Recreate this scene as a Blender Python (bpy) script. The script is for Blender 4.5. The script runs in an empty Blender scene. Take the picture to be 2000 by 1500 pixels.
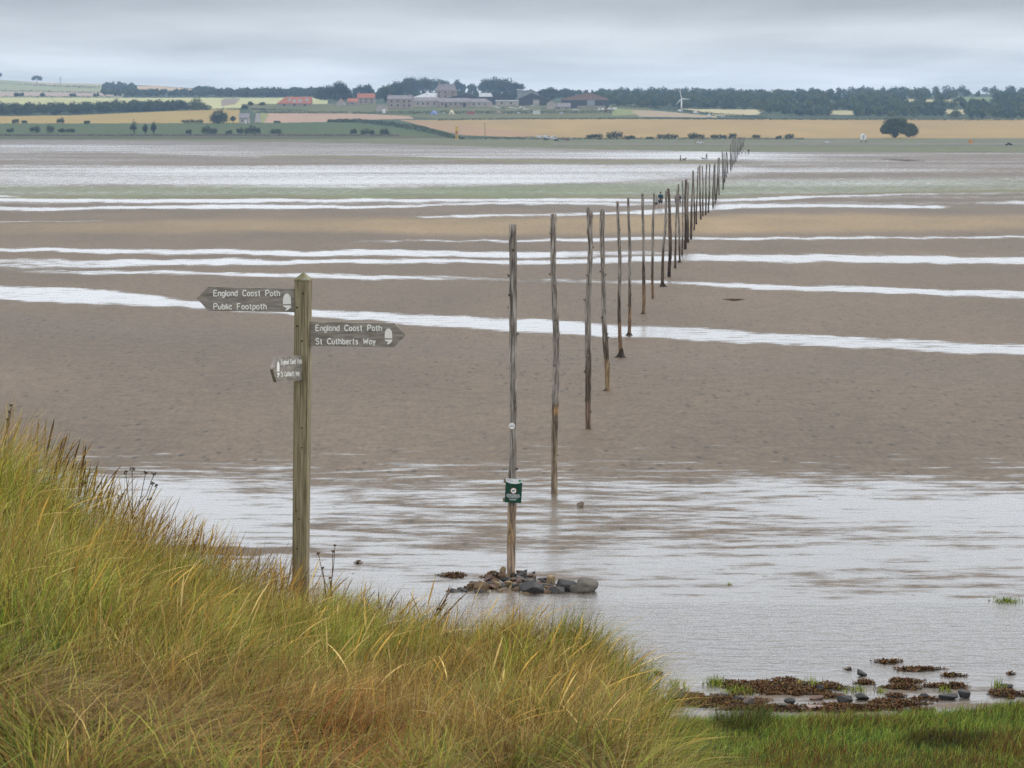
import bpy, bmesh, math, random
import numpy as np
from mathutils import Vector, Matrix, noise as mnoise
random.seed(11); rng = np.random.default_rng(11)
R = math.radians
SC = bpy.context.scene

# ------------------------------------------------------------------ camera
CAMZ = 8.0; F = 2000*100/36.0; HOR = 255.0
TH = math.atan((750-HOR)/F)
cd = bpy.data.cameras.new('camera'); cam = bpy.data.objects.new('camera', cd); SC.collection.objects.link(cam)
cd.lens = 100; cd.sensor_width = 36; cd.clip_start = 0.5; cd.clip_end = 40000
cam.location = (0, 0, CAMZ); cam.rotation_euler = (R(90)-TH, 0, 0)
cd.dof.use_dof = True; cd.dof.focus_distance = 29.0; cd.dof.aperture_fstop = 13.0
SC.camera = cam
# ------------------------------------------------------------------ sky
W = bpy.data.worlds.new("World"); SC.world = W; W.use_nodes = True
nt = W.node_tree; nt.nodes.clear()
def wn(t, **k):
    n = nt.nodes.new(t)
    for a, b in k.items(): setattr(n, a, b)
    return n
def wmath(op, a, b=None, c=None):
    n = wn('ShaderNodeMath', operation=op)
    for i, v in enumerate((a, b, c)):
        if v is None: continue
        if isinstance(v, (int, float)): n.inputs[i].default_value = v
        else: nt.links.new(v, n.inputs[i])
    return n.outputs[0]
SUN_EL, SUN_ROT = R(46), R(52)
sky = wn('ShaderNodeTexSky', sky_type='NISHITA'); sky.sun_disc = False
sky.sun_elevation = SUN_EL; sky.sun_rotation = SUN_ROT
tc = wn('ShaderNodeTexCoord'); sx = wn('ShaderNodeSeparateXYZ'); nt.links.new(tc.outputs['Generated'], sx.inputs[0])
zc = wmath('MAXIMUM', sx.outputs[2], 0.0)
# cloud deck seen in perspective: plane coordinates x/z, y/z
zz = wmath('ADD', zc, 0.035)
cx = wmath('DIVIDE', sx.outputs[0], zz); cy = wmath('DIVIDE', sx.outputs[1], zz)
cb = wn('ShaderNodeCombineXYZ'); nt.links.new(wmath('MULTIPLY', cx, 0.75), cb.inputs[0]); nt.links.new(wmath('MULTIPLY', cy, 0.36), cb.inputs[1])
cb.inputs[2].default_value = 3.3
nz = wn('ShaderNodeTexNoise'); nz.inputs['Scale'].default_value = 0.85; nz.inputs['Detail'].default_value = 4; nz.inputs['Roughness'].default_value = 0.5
nt.links.new(cb.outputs[0], nz.inputs['Vector'])
# brightness by height: pale at the horizon, a grey deck just above, brighter overhead
rp = wn('ShaderNodeValToRGB'); cr = rp.color_ramp; cr.interpolation = 'EASE'
stops = [(0.0, (.80, .815, .81)), (0.017, (.77, .795, .81)), (0.030, (.66, .69, .715)), (0.046, (.45, .48, .51)), (0.09, (.82, .86, .90)), (0.25, (1.12, 1.15, 1.17)), (1.0, (1.38, 1.39, 1.38))]
cr.elements[0].position = 0; cr.elements[0].color = (*stops[0][1], 1)
cr.elements[1].position = 1; cr.elements[1].color = (*stops[-1][1], 1)
for p, c in stops[1:-1]:
    e = cr.elements.new(p); e.color = (*c, 1)
nt.links.new(zc, rp.inputs[0])
vm = wn('ShaderNodeMapRange'); vm.inputs['From Min'].default_value = .34; vm.inputs['From Max'].default_value = .66
vm.inputs['To Min'].default_value = 0.82; vm.inputs['To Max'].default_value = 1.20
nt.links.new(nz.outputs['Fac'], vm.inputs['Value'])
vs = wn('ShaderNodeVectorMath', operation='SCALE'); nt.links.new(rp.outputs[0], vs.inputs[0]); nt.links.new(wmath('MULTIPLY', vm.outputs[0], 10.0), vs.inputs['Scale'])
mx = wn('ShaderNodeMix', data_type='RGBA'); mx.inputs[0].default_value = 0.93
nt.links.new(sky.outputs[0], mx.inputs[6]); nt.links.new(vs.outputs[0], mx.inputs[7])
bg = wn('ShaderNodeBackground'); bg.inputs['Strength'].default_value = 0.1
nt.links.new(mx.outputs[2], bg.inputs['Color'])
wo = wn('ShaderNodeOutputWorld'); nt.links.new(bg.outputs[0], wo.inputs['Surface'])
# ------------------------------------------------------------------ sun behind cloud
sl = bpy.data.lights.new('sun', 'SUN'); sl.energy = 1.5; sl.angle = R(10); sl.color = (1, .95, .87)
so = bpy.data.objects.new('sun', sl); SC.collection.objects.link(so)
sd = Vector((math.sin(SUN_ROT)*math.cos(SUN_EL), math.cos(SUN_ROT)*math.cos(SUN_EL), math.sin(SUN_EL)))
so.rotation_euler = sd.to_track_quat('Z', 'Y').to_euler()
SC.view_settings.view_transform = 'Standard'; SC.view_settings.look = 'None'
SC.view_settings.gamma = 1; SC.view_settings.exposure = 0.12
SC.cycles.use_denoising = True; SC.cycles.denoising_prefilter = 'FAST'; SC.cycles.max_bounces = 8; SC.cycles.volume_bounces = 1; SC.cycles.transparent_max_bounces = 8

# ------------------------------------------------------------------ geometry of the place
def at(px, row, Y):
    u = (px-1000)/F; v = (750-row)/F
    dy = math.cos(TH)+v*math.sin(TH); dz = -math.sin(TH)+v*math.cos(TH)
    k = Y/dy
    return Vector((u*k, Y, CAMZ+dz*k))
def at_np(px, row, Y):
    u = (px-1000)/F; v = (750-row)/F
    dy = np.cos(TH)+v*np.sin(TH); dz = -np.sin(TH)+v*np.cos(TH); k = Y/dy
    return u*k, Y+0*px, CAMZ+dz*k
KR = [150, 160, 168, 175, 185, 195, 205, 228, 240, 262, 272, 280, 288]
KY = [6600, 6200, 5600, 5000, 4200, 3300, 2900, 2600, 2400, 2100, 1900, 1600, None]
def flatY(row):
    v = (750-row)/F
    s = (np.sin(TH)-v*np.cos(TH))/(np.cos(TH)+v*np.sin(TH))
    return CAMZ/s
KY[-1] = float(flatY(288))
def gY(row):
    row = np.asarray(row, float)
    return np.where(row >= 288, flatY(np.maximum(row, 287)), np.interp(row, KR, KY))
def gp(px, row):
    return at(px, row, float(gY(row)))
def pxm(Y): return F/Y          # photo pixels per metre at that distance
def sstep(a, b, x):
    t = np.clip((x-a)/(b-a), 0, 1); return t*t*(3-2*t)
def lat(seed):
    r = np.random.default_rng(seed); return r.random((256, 256))
def vnoise(x, y, seed=0):
    g = lat(seed); xi = np.floor(x).astype(int); yi = np.floor(y).astype(int); fx = x-xi; fy = y-yi
    fx = fx*fx*(3-2*fx); fy = fy*fy*(3-2*fy)
    a = g[xi % 256, yi % 256]; b = g[(xi+1) % 256, yi % 256]; c = g[xi % 256, (yi+1) % 256]; d = g[(xi+1) % 256, (yi+1) % 256]
    return (a*(1-fx)+b*fx)*(1-fy)+(c*(1-fx)+d*fx)*fy
def fbm(x, y, seed=0, o=4):
    s = 0; a = .5; t = 0
    for i in range(o):
        s = s+a*vnoise(x*2**i, y*2**i, seed+i); t += a; a *= .55
    return s/t

# ------------------------------------------------------------------ helpers
def prop(o, label=None, cat=None, group=None, kind=None):
    if label: o['label'] = label
    if cat: o['category'] = cat
    if group: o['group'] = group
    if kind: o['kind'] = kind
    return o
def link(o, parent=None):
    SC.collection.objects.link(o)
    if parent is not None: o.parent = parent
    return o
def empty(name, loc, rz=0, label=None, cat=None, group=None):
    o = bpy.data.objects.new(name, None); o.location = loc; o.rotation_euler = (0, 0, rz); o.empty_display_size = .2
    link(o); return prop(o, label, cat, group)
class MB:
    def __init__(s): s.v = []; s.f = []; s.c = []
    def add(s, vs, fs, col=None):
        n = len(s.v); s.v += [tuple(p) for p in vs]; s.f += [tuple(i+n for i in f) for f in fs]; s.c += [col]*len(fs)
        return s
    def box(s, x0, x1, y0, y1, z0, z1, col=None, bev=0):
        if bev: 
            bm = bmesh.new(); bmesh.ops.create_cube(bm, size=1)
            for v in bm.verts: v.co = Vector(((x0+x1)/2+v.co.x*(x1-x0), (y0+y1)/2+v.co.y*(y1-y0), (z0+z1)/2+v.co.z*(z1-z0)))
            bmesh.ops.bevel(bm, geom=bm.edges[:], offset=bev, segments=2, affect='EDGES')
            return s.bm(bm, col)
        V = [(x, y, z) for z in (z0, z1) for y in (y0, y1) for x in (x0, x1)]
        return s.add(V, [(0, 2, 3, 1), (4, 5, 7, 6), (0, 1, 5, 4), (2, 6, 7, 3), (0, 4, 6, 2), (1, 3, 7, 5)], col)
    def bm(s, bm, col=None):
        bm.verts.index_update()
        s.add([v.co for v in bm.verts], [[v.index for v in f.verts] for f in bm.faces], col); bm.free(); return s
    def tube(s, pts, rad, n=8, cap=True, col=None):
        pts = [Vector(p) for p in pts]; m = len(pts)
        if not hasattr(rad, '__len__'): rad = [rad]*m
        V = []; t0 = None
        for i, p in enumerate(pts):
            t = (pts[min(i+1, m-1)]-pts[max(i-1, 0)]).normalized()
            a = Vector((1, 0, 0)) if abs(t.x) < .8 else Vector((0, 1, 0))
            if t0 is not None: a = t0
            u = (a-t*a.dot(t)).normalized(); w = t.cross(u); t0 = u
            for k in range(n):
                q = 2*math.pi*k/n; V.append(p+(u*math.cos(q)+w*math.sin(q))*rad[i])
        Fc = [(i*n+k, i*n+(k+1) % n, (i+1)*n+(k+1) % n, (i+1)*n+k) for i in range(m-1) for k in range(n)]
        if cap: Fc += [tuple(range(n-1, -1, -1)), tuple((m-1)*n+k for k in range(n))]
        return s.add(V, Fc, col)
    def prism(s, poly, y0, y1, col=None):      # poly in (x,z), extruded along y
        n = len(poly); V = [(x, y0, z) for x, z in poly]+[(x, y1, z) for x, z in poly]
        a = sum(poly[i][0]*poly[(i+1) % n][1]-poly[(i+1) % n][0]*poly[i][1] for i in range(n))
        Fc = [tuple(range(n)), tuple(range(2*n-1, n-1, -1))]+[(i+n, (i+1) % n+n, (i+1) % n, i) for i in range(n)]
        if a < 0: Fc = [f[::-1] for f in Fc]
        return s.add(V, Fc, col)
    def hull(s, pts, col=None):
        bm = bmesh.new()
        for p in pts: bm.verts.new(p)
        r = bmesh.ops.convex_hull(bm, input=bm.verts)
        bmesh.ops.delete(bm, geom=[v for v in bm.verts if not v.link_faces], context='VERTS')
        return s.bm(bm, col)
    def ball(s, c, r, n=8, m=6, col=None):
        if not hasattr(r, '__len__'): r = (r, r, r)
        V = [(c[0], c[1], c[2]-r[2])]
        for j in range(1, m):
            a = math.pi*j/m
            V += [(c[0]+r[0]*math.sin(a)*math.cos(2*math.pi*k/n), c[1]+r[1]*math.sin(a)*math.sin(2*math.pi*k/n), c[2]-r[2]*math.cos(a)) for k in range(n)]
        V.append((c[0], c[1], c[2]+r[2])); T = len(V)-1; L = 1+(m-2)*n
        Fc = [(0, 1+(k+1) % n, 1+k) for k in range(n)]+[(L+k, L+(k+1) % n, T) for k in range(n)]
        Fc += [(1+j*n+k, 1+j*n+(k+1) % n, 1+(j+1)*n+(k+1) % n, 1+(j+1)*n+k) for j in range(m-2) for k in range(n)]
        return s.add(V, Fc, col)
    def build(s, name, mat, parent=None, smooth=False, loc=None):
        me = bpy.data.meshes.new(name); me.from_pydata(s.v, [], s.f); me.materials.append(mat)
        if smooth: me.polygons.foreach_set('use_smooth', [True]*len(me.polygons))
        if any(c is not None for c in s.c):
            at_ = me.attributes.new('Col', 'FLOAT_COLOR', 'FACE')
            at_.data.foreach_set('color', [x for c in s.c for x in ((*c, 1) if c else (1, 1, 1, 1))])
        me.update(); o = bpy.data.objects.new(name, me)
        if loc is not None: o.location = loc
        return link(o, parent)
def np_mesh(name, V, Q, mat, col=None, dom='POINT', parent=None, attrs=None, smooth=False):
    me = bpy.data.meshes.new(name); V = np.ascontiguousarray(V, np.float32); Q = np.ascontiguousarray(Q, np.int32); k = Q.shape[1]
    me.vertices.add(len(V)); me.vertices.foreach_set('co', V.ravel())
    me.loops.add(Q.size); me.loops.foreach_set('vertex_index', Q.ravel())
    me.polygons.add(len(Q)); me.polygons.foreach_set('loop_start', np.arange(0, Q.size, k, dtype=np.int32))
    if smooth: me.polygons.foreach_set('use_smooth', np.ones(len(Q), bool))
    for m in (mat if isinstance(mat, list) else [mat]): me.materials.append(m)
    if col is not None:
        a = me.attributes.new('Col', 'FLOAT_COLOR', dom); c = np.ones((len(col), 4), np.float32); c[:, :3] = col; a.data.foreach_set('color', c.ravel())
    for n_, d_ in (attrs or {}).items():
        a = me.attributes.new(n_, 'FLOAT', 'POINT'); a.data.foreach_set('value', np.ascontiguousarray(d_, np.float32))
    me.update(calc_edges=True); me.validate()
    o = bpy.data.objects.new(name, me); return link(o, parent)

# ------------------------------------------------------------------ materials
def newmat(name):
    m = bpy.data.materials.new(name); m.use_nodes = True; t = m.node_tree
    return m, t, t.nodes['Principled BSDF']
def N(t, ty, **k):
    n = t.nodes.new(ty)
    for a, b in k.items():
        if a.startswith('i_'):
            n.inputs[a[2:].replace('_', ' ')].default_value = b
        else: setattr(n, a, b)
    return n
def mat(name, a, b=None, scale=3, rough=.8, bump=0, stretch=(1, 1, 1), spec=.3, attr=False, detail=4, trans=0, bscale=None, metallic=0, coords='Object'):
    m, t, p = newmat(name); L = t.links.new
    p.inputs['Roughness'].default_value = rough; p.inputs['Specular IOR Level'].default_value = spec; p.inputs['Metallic'].default_value = metallic
    co = N(t, 'ShaderNodeTexCoord'); mp = N(t, 'ShaderNodeMapping'); mp.inputs['Scale'].default_value = stretch
    L(co.outputs[coords], mp.inputs[0])
    nz = N(t, 'ShaderNodeTexNoise', i_Scale=scale, i_Detail=detail); L(mp.outputs[0], nz.inputs['Vector'])
    b = b or tuple(x*.7 for x in a)
    mr = N(t, 'ShaderNodeMapRange'); mr.inputs['From Min'].default_value = .32; mr.inputs['From Max'].default_value = .68; L(nz.outputs['Fac'], mr.inputs['Value'])
    mx = N(t, 'ShaderNodeMix', data_type='RGBA'); mx.inputs[6].default_value = (*a, 1); mx.inputs[7].default_value = (*b, 1); L(mr.outputs[0], mx.inputs[0])
    out = mx.outputs[2]
    if attr:
        at_ = N(t, 'ShaderNodeAttribute', attribute_name='Col'); m2 = N(t, 'ShaderNodeMix', data_type='RGBA', blend_type='MULTIPLY'); m2.inputs[0].default_value = 1
        L(out, m2.inputs[6]); L(at_.outputs['Color'], m2.inputs[7]); out = m2.outputs[2]
    L(out, p.inputs['Base Color'])
    if bump:
        n2 = N(t, 'ShaderNodeTexNoise', i_Scale=bscale or scale*3, i_Detail=5); L(mp.outputs[0], n2.inputs['Vector'])
        bp = N(t, 'ShaderNodeBump', i_Strength=.6, i_Distance=bump); L(n2.outputs['Fac'], bp.inputs['Height']); L(bp.outputs[0], p.inputs['Normal'])
    if trans:
        tr = N(t, 'ShaderNodeBsdfTranslucent'); L(out, tr.inputs[0]); ms = N(t, 'ShaderNodeMixShader'); ms.inputs[0].default_value = trans
        L(p.outputs[0], ms.inputs[1]); L(tr.outputs[0], ms.inputs[2]); L(ms.outputs[0], t.nodes['Material Output'].inputs['Surface'])
    return m
M = {}
M['leaf'] = mat('foliage', (1, 1, 1), (.7, .7, .7), .35, .8, attr=True, trans=.1, spec=.1)
M['bark'] = mat('bark', (.10, .085, .065), None, 2, .9)
M['grass'] = mat('grass_blades', (1, 1, 1), (.8, .8, .8), .6, .65, attr=True, trans=.18, spec=.12)
M['weed'] = mat('wrack', (1, 1, 1), (.5, .5, .5), 9, .6, attr=True, spec=.12)
M['rock'] = mat('stone', (1, 1, 1), (.62, .6, .58), 7, .75, attr=True, bump=.02, bscale=18, spec=.35)
M['timber'] = mat('weathered_timber', (.33, .285, .185), (.12, .10, .06), 7, .85, bump=.004, stretch=(13, 13, .5), bscale=40)
M['moss_timber'] = mat('green_timber', (.13, .12, .055), (.30, .29, .22), 9, .85, bump=.004)
M['board'] = mat('sign_board_timber', (.165, .148, .130), (.33, .305, .275), 7, .85, bump=.003, stretch=(1.0, 1, 7), bscale=40)
M['white'] = mat('white_paint', (.82, .82, .80), (.74, .74, .72), 30, .5)
M['hole'] = mat('dark_hole', (.02, .017, .014), None, 20, .9)
M['signgreen'] = mat('green_panel', (.006, .055, .032), (.005, .045, .027), 5, .45)
M['signwhite'] = mat('white_panel', (.72, .74, .76), (.66, .68, .7), 5, .45)
M['logo'] = mat('green_print', (.05, .33, .14), None, 5, .5)
M['pink'] = mat('red_print', (.62, .2, .2), None, 5, .5)
M['black'] = mat('black_print', (.015, .015, .015), None, 5, .5)
M['splinter'] = mat('raw_wood', (.48, .34, .18), (.3, .2, .1), 20, .8)
# poles: silver grey bark streaks above, wet dark stain (attribute) below
def pole_mat():
    m, t, p = newmat('pole_wood'); L = t.links.new
    co = N(t, 'ShaderNodeTexCoord'); mp = N(t, 'ShaderNodeMapping'); mp.inputs['Scale'].default_value = (9, 9, .8); L(co.outputs['Object'], mp.inputs[0])
    nz = N(t, 'ShaderNodeTexNoise', i_Scale=3, i_Detail=6); L(mp.outputs[0], nz.inputs['Vector'])
    r = N(t, 'ShaderNodeValToRGB'); e = r.color_ramp.elements
    e[0].position = .33; e[0].color = (.055, .045, .036, 1); e[1].position = .66; e[1].color = (.40, .365, .33, 1)
    q = r.color_ramp.elements.new(.5); q.color = (.20, .175, .15, 1)
    L(nz.outputs['Fac'], r.inputs[0])
    a = N(t, 'ShaderNodeAttribute', attribute_name='Col'); m2 = N(t, 'ShaderNodeMix', data_type='RGBA', blend_type='MULTIPLY'); m2.inputs[0].default_value = 1
    L(r.outputs[0], m2.inputs[6]); L(a.outputs['Color'], m2.inputs[7]); L(m2.outputs[2], p.inputs['Base Color'])
    p.inputs['Roughness'].default_value = .8
    bp = N(t, 'ShaderNodeBump', i_Strength=.7, i_Distance=.012); L(nz.outputs['Fac'], bp.inputs['Height']); L(bp.outputs[0], p.inputs['Normal'])
    return m
M['pole'] = pole_mat()

# ------------------------------------------------------------------ sand flats and standing water
def strip(px, row, pts, soft=3, amp=1.0):
    xs = [p[0] for p in pts]; t = np.interp(px, xs, [p[1] for p in pts]); b = np.interp(px, xs, [p[2] for p in pts])
    c = (t+b)/2; h = (b-t)/2*np.interp(row, [300, 372, 380, 800], [1.0, 1.0, .74, .82])
    a = np.interp(px, xs, [p[3] if len(p) > 3 else 1 for p in pts])
    return amp*a*sstep(0, 1, (h-np.abs(row-c))/soft+.5)
def wet_map(px, row, X, Y):
    r = row+(fbm(px/90+7, np.log(Y)*9, 3)-.5)*np.interp(row, [272, 400, 600, 900], [2, 5, 9, 20])
    w = np.zeros_like(px)
    rag = (fbm(X/2.2, Y/9, 77, 4)-.5)*np.interp(row, [272, 400, 500, 900], [3, 4, 6, 10])
    def S(pts, soft=3, amp=1.0):
        nonlocal w; w = np.maximum(w, strip(px, r+rag, pts, soft*1.8, amp))
    S([(-100, 545, 588), (0, 552, 592), (200, 561, 598), (400, 585, 603), (600, 600, 623), (1000, 619, 651), (1200, 629, 659), (1500, 643, 674), (2000, 668, 698)], 6)
    S([(0, 504, 526, .8), (250, 504, 522), (600, 505, 517), (1000, 505, 517), (1350, 496, 513), (1600, 495, 514), (2000, 500, 517)], 4)
    S([(0, 482, 492), (400, 486, 499), (700, 486, 502), (1000, 488, 505), (1250, 488, 500, .8), (1400, 490, 500, .3)], 4)
    S([(0, 520, 534, .3), (200, 524, 534, .8), (500, 530, 541), (690, 535, 545), (900, 540, 552, .55), (1200, 545, 556, .6), (1300, 547, 557, .9), (1500, 553, 567), (2000, 566, 586)], 4)
    S([(600, 470, 476, 0), (780, 469, 475, .8), (1000, 467, 474), (1300, 462, 471, .9), (1700, 461, 468, .9), (2000, 459, 466, .9)], 3)
    S([(0, 431, 436, .6), (150, 430, 434, .6), (350, 426, 430, 0)], 2)
    S([(780, 420, 424, 0), (830, 420, 426, .9), (900, 418, 425, 1), (1100, 416, 422, .9), (1250, 410, 420, 1), (1330, 402, 416), (1450, 395, 408), (1600, 397, 407), (1830, 400, 408, 1), (1880, 402, 406, 0)], 3)
    S([(0, 402, 415, .8), (150, 404, 412, .9), (300, 400, 408), (450, 398, 411), (700, 400, 408), (850, 398, 403), (1000, 393, 399), (1200, 394, 404, .7), (1330, 393, 402, .5)], 3)
    S([(0, 381, 396), (130, 385, 397), (350, 388, 398), (600, 388, 396), (800, 386, 394, .6), (1000, 382, 390, .4)], 3)
    S([(1380, 386, 396), (1500, 383, 392), (1700, 378, 384, .8), (1900, 376, 381, .5), (2000, 374, 380, .5)], 3)
    S([(1880, 392, 400, .5), (2000, 390, 402, .9)], 3)
    S([(-100, 318, 372, .68), (0, 319, 370, .68), (200, 320, 365, .78), (400, 320, 366, .80), (700, 318, 372, .80), (1000, 317, 366, .80), (1400, 319, 350, .78), (1500, 322, 345, .66), (1700, 322, 345, .62), (2000, 324, 342, .58)], 12)
    S([(0, 350, 390, .50), (700, 352, 390, .52), (1400, 344, 388, .56), (2000, 338, 380, .50)], 12)
    S([(0, 278, 300, .62), (200, 280, 300, .68), (500, 282, 310, .56), (800, 288, 312, .60), (1100, 292, 312, .66), (1400, 294, 314, .9), (1620, 296, 318, .55), (2000, 300, 320, .44)], 5)
    S([(-100, 272, 320, .45), (2200, 278, 330, .46)], 5)
    # dry bars cutting through
    def D(pts, soft=2, amp=1.0):
        nonlocal w; w = w*(1-strip(px, r, pts, soft, amp))
    D([(500, 304, 309, 0), (560, 304, 308, .8), (800, 307, 312, .9), (1000, 312, 317, 1), (1350, 314, 320, 1), (1420, 315, 321, .6), (1500, 318, 322, 0)])
    D([(1350, 385, 388, .9), (1500, 382, 384, .9), (1700, 376, 378.5, .9), (2000, 371, 374, .9)])
    # the wide wet shallows in front
    nb = np.interp(row, [860, 900, 935, 985, 1040, 1100, 1165, 1180, 1300, 1335, 1380, 1500], [.12, .28, .50, .60, .64, .70, .76, 1.05, 1.10, .80, .60, .50])
    low = fbm(X/7+3, Y/2.2, 9, 3)-.5
    nb = nb+low*.55*np.clip((row-860)/60, 0, 1)*(row < 1165)
    nb = nb+.30*sstep(700, 250, px)*sstep(910, 945, row)*sstep(1130, 1060, row)
    nb = nb-.5*strip(px, r, [(250, 1060, 1084, 0), (330, 1062, 1086, 1), (480, 1066, 1088, 1), (640, 1072, 1082, .3), (800, 1075, 1080, 0)], 6)
    nb = nb+.25*sstep(1350, 1800, px)*sstep(965, 990, row)*sstep(1060, 1020, row)
    w = np.where(row > 860, np.maximum(nb, w*(row < 860)), w)
    w = w*(1-sstep(0, 1, (np.interp(px, [0, 600, 1000, 1250, 1400, 2000], [273, 277, 287, 293, 296, 298])-row)/1.5+.5))
    return w
def tint_map(px, row, X, Y):
    base = np.array([.106, .076, .050]); c = np.ones((len(px), 3))*base
    r = row+(fbm(px/140+1, np.log(Y)*7, 21)-.5)*np.interp(row, [272, 400, 600, 900], [3, 9, 14, 30])
    def mixc(col, w): 
        nonlocal c; w = np.clip(w, 0, 1)[:, None]; c = c*(1-w)+np.array(col)*w
    mixc((.215, .15, .075), strip(px, r, [(0, 434, 460, .35), (250, 432, 460, .5), (600, 424, 458, .8), (1000, 421, 462, 1), (1400, 412, 460, 1), (1700, 412, 458, .9), (2000, 416, 452, .7)], 14))
    mixc((.098, .073, .055), strip(px, r, [(0, 600, 660, .6), (700, 655, 700, .5), (2000, 705, 760, .5)], 25))
    mixc((.10, .08, .064), sstep(430, 400, r)*.5)
    mixc((.10, .12, .055), strip(px, r, [(0, 364, 388, .7), (400, 364, 388, .9), (800, 366, 390, 1), (1400, 356, 386, 1), (1700, 350, 378, .8), (2000, 348, 374, .6)], 8))
    mixc((.12, .12, .05), strip(px, r, [(480, 304, 309, 0), (560, 303, 308, .9), (640, 304, 308, .5), (800, 307, 312, .9), (1000, 312, 317, .8), (1380, 314, 320, .6), (1500, 318, 322, 0)], 2))
    mixc((.13, .13, .05), strip(px, r, [(1350, 385, 388, .9), (1500, 382, 384, .9), (1700, 376, 378.5, .9), (2000, 371, 374, .9)], 2))
    mixc((.062, .066, .010), sstep(0, 1, (np.interp(px, [0, 600, 1000, 1250, 1400, 2000], [273, 277, 287, 293, 296, 298])-row)/1.5+.5))
    mixc((.07, .074, .018), .7*strip(px, r, [(900, 285, 291, 0), (1000, 284, 291, 1), (1420, 288, 296, 1), (2000, 288, 298, 1)], 2))
    n = fbm(X/6, Y/18, 33, 4)
    c = c*(0.72+.56*n)[:, None]
    return c
def sand_mat(name):
    m, t, p = newmat(name); L = t.links.new
    g = N(t, 'ShaderNodeNewGeometry')
    mp = N(t, 'ShaderNodeMapping'); mp.inputs['Scale'].default_value = (.36, 1.0, 1); L(g.outputs['Position'], mp.inputs[0])
    mq = N(t, 'ShaderNodeMapping'); mq.inputs['Scale'].default_value = (1.0, .62, 1); L(g.outputs['Position'], mq.inputs[0])
    mv = N(t, 'ShaderNodeMapping'); mv.inputs['Scale'].default_value = (2.1, .50, 1); L(g.outputs['Position'], mv.inputs[0])
    n1 = N(t, 'ShaderNodeTexNoise', i_Scale=1.7, i_Detail=9, i_Roughness=.70); L(mp.outputs[0], n1.inputs['Vector'])
    wa = N(t, 'ShaderNodeAttribute', attribute_name='wet'); ca = N(t, 'ShaderNodeAttribute', attribute_name='Col')
    def mt(op, a, b):
        n = N(t, 'ShaderNodeMath', operation=op)
        for i, v in enumerate((a, b)):
            if isinstance(v, (int, float)): n.inputs[i].default_value = v
            else: L(v, n.inputs[i])
        return n.outputs[0]
    s = mt('ADD', wa.outputs['Fac'], mt('MULTIPLY', mt('SUBTRACT', n1.outputs['Fac'], .5), 2.3))
    mr = N(t, 'ShaderNodeMapRange', interpolation_type='SMOOTHSTEP'); mr.inputs['From Min'].default_value = .36; mr.inputs['From Max'].default_value = .80
    L(s, mr.inputs['Value']); mask = mr.outputs[0]
    # damp sand
    n2 = N(t, 'ShaderNodeTexNoise', i_Scale=1.5, i_Detail=8, i_Roughness=.74); L(mq.outputs[0], n2.inputs['Vector'])
    v = N(t, 'ShaderNodeMapRange'); v.inputs['From Min'].default_value = .3; v.inputs['From Max'].default_value = .7; v.inputs['To Min'].default_value = .72; v.inputs['To Max'].default_value = 1.28
    L(n2.outputs['Fac'], v.inputs['Value'])
    sc = N(t, 'ShaderNodeVectorMath', operation='SCALE'); L(ca.outputs['Color'], sc.inputs[0]); L(v.outputs[0], sc.inputs['Scale'])
    # worm casts with their shadows painted in as dark specks
    vo = N(t, 'ShaderNodeTexVoronoi', i_Scale=1.15); vo.inputs['Randomness'].default_value = 1; L(mv.outputs[0], vo.inputs['Vector'])
    vr = N(t, 'ShaderNodeMapRange'); vr.inputs['From Min'].default_value = .10; vr.inputs['From Max'].default_value = .22; vr.inputs['To Min'].default_value = .38; vr.inputs['To Max'].default_value = 1; L(vo.outputs['Distance'], vr.inputs['Value'])
    n5 = N(t, 'ShaderNodeTexNoise', i_Scale=.07, i_Detail=2); L(g.outputs['Position'], n5.inputs['Vector'])
    vq = N(t, 'ShaderNodeMapRange'); vq.inputs['From Min'].default_value = .36; vq.inputs['From Max'].default_value = .52; L(n5.outputs['Fac'], vq.inputs['Value'])
    vl = mt('SUBTRACT', 1, mt('MULTIPLY', vq.outputs[0], mt('SUBTRACT', 1, vr.outputs[0])))
    vo2 = N(t, 'ShaderNodeTexVoronoi', i_Scale=.9); L(g.outputs['Position'], vo2.inputs['Vector']); ds = N(t, 'ShaderNodeMapRange'); ds.inputs['From Min'].default_value = .028; ds.inputs['From Max'].default_value = .05; L(vo2.outputs['Distance'], ds.inputs['Value'])
    n6 = N(t, 'ShaderNodeTexNoise', i_Scale=3.2, i_Detail=3, i_Roughness=.7); L(mv.outputs[0], n6.inputs['Vector'])
    vg = N(t, 'ShaderNodeMapRange'); vg.inputs['From Min'].default_value = .3; vg.inputs['From Max'].default_value = .7; vg.inputs['To Min'].default_value = .72; vg.inputs['To Max'].default_value = 1.28; L(n6.outputs['Fac'], vg.inputs['Value'])
    vl = mt('MULTIPLY', vl, vg.outputs[0])
    s2 = N(t, 'ShaderNodeVectorMath', operation='SCALE'); L(sc.outputs[0], s2.inputs[0]); L(vl, s2.inputs['Scale'])
    dk = N(t, 'ShaderNodeVectorMath', operation='SCALE'); L(sc.outputs[0], dk.inputs[0]); dk.inputs['Scale'].default_value = .62
    mc = N(t, 'ShaderNodeMix', data_type='RGBA'); L(mask, mc.inputs[0]); L(s2.outputs[0], mc.inputs[6]); L(dk.outputs[0], mc.inputs[7])
    L(mc.outputs[2], p.inputs['Base Color']); p.inputs['Roughness'].default_value = .6; p.inputs['Specular IOR Level'].default_value = .22
    b1 = N(t, 'ShaderNodeBump', i_Strength=.5, i_Distance=.03); L(n2.outputs['Fac'], b1.inputs['Height']); L(b1.outputs[0], p.inputs['Normal'])
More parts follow.
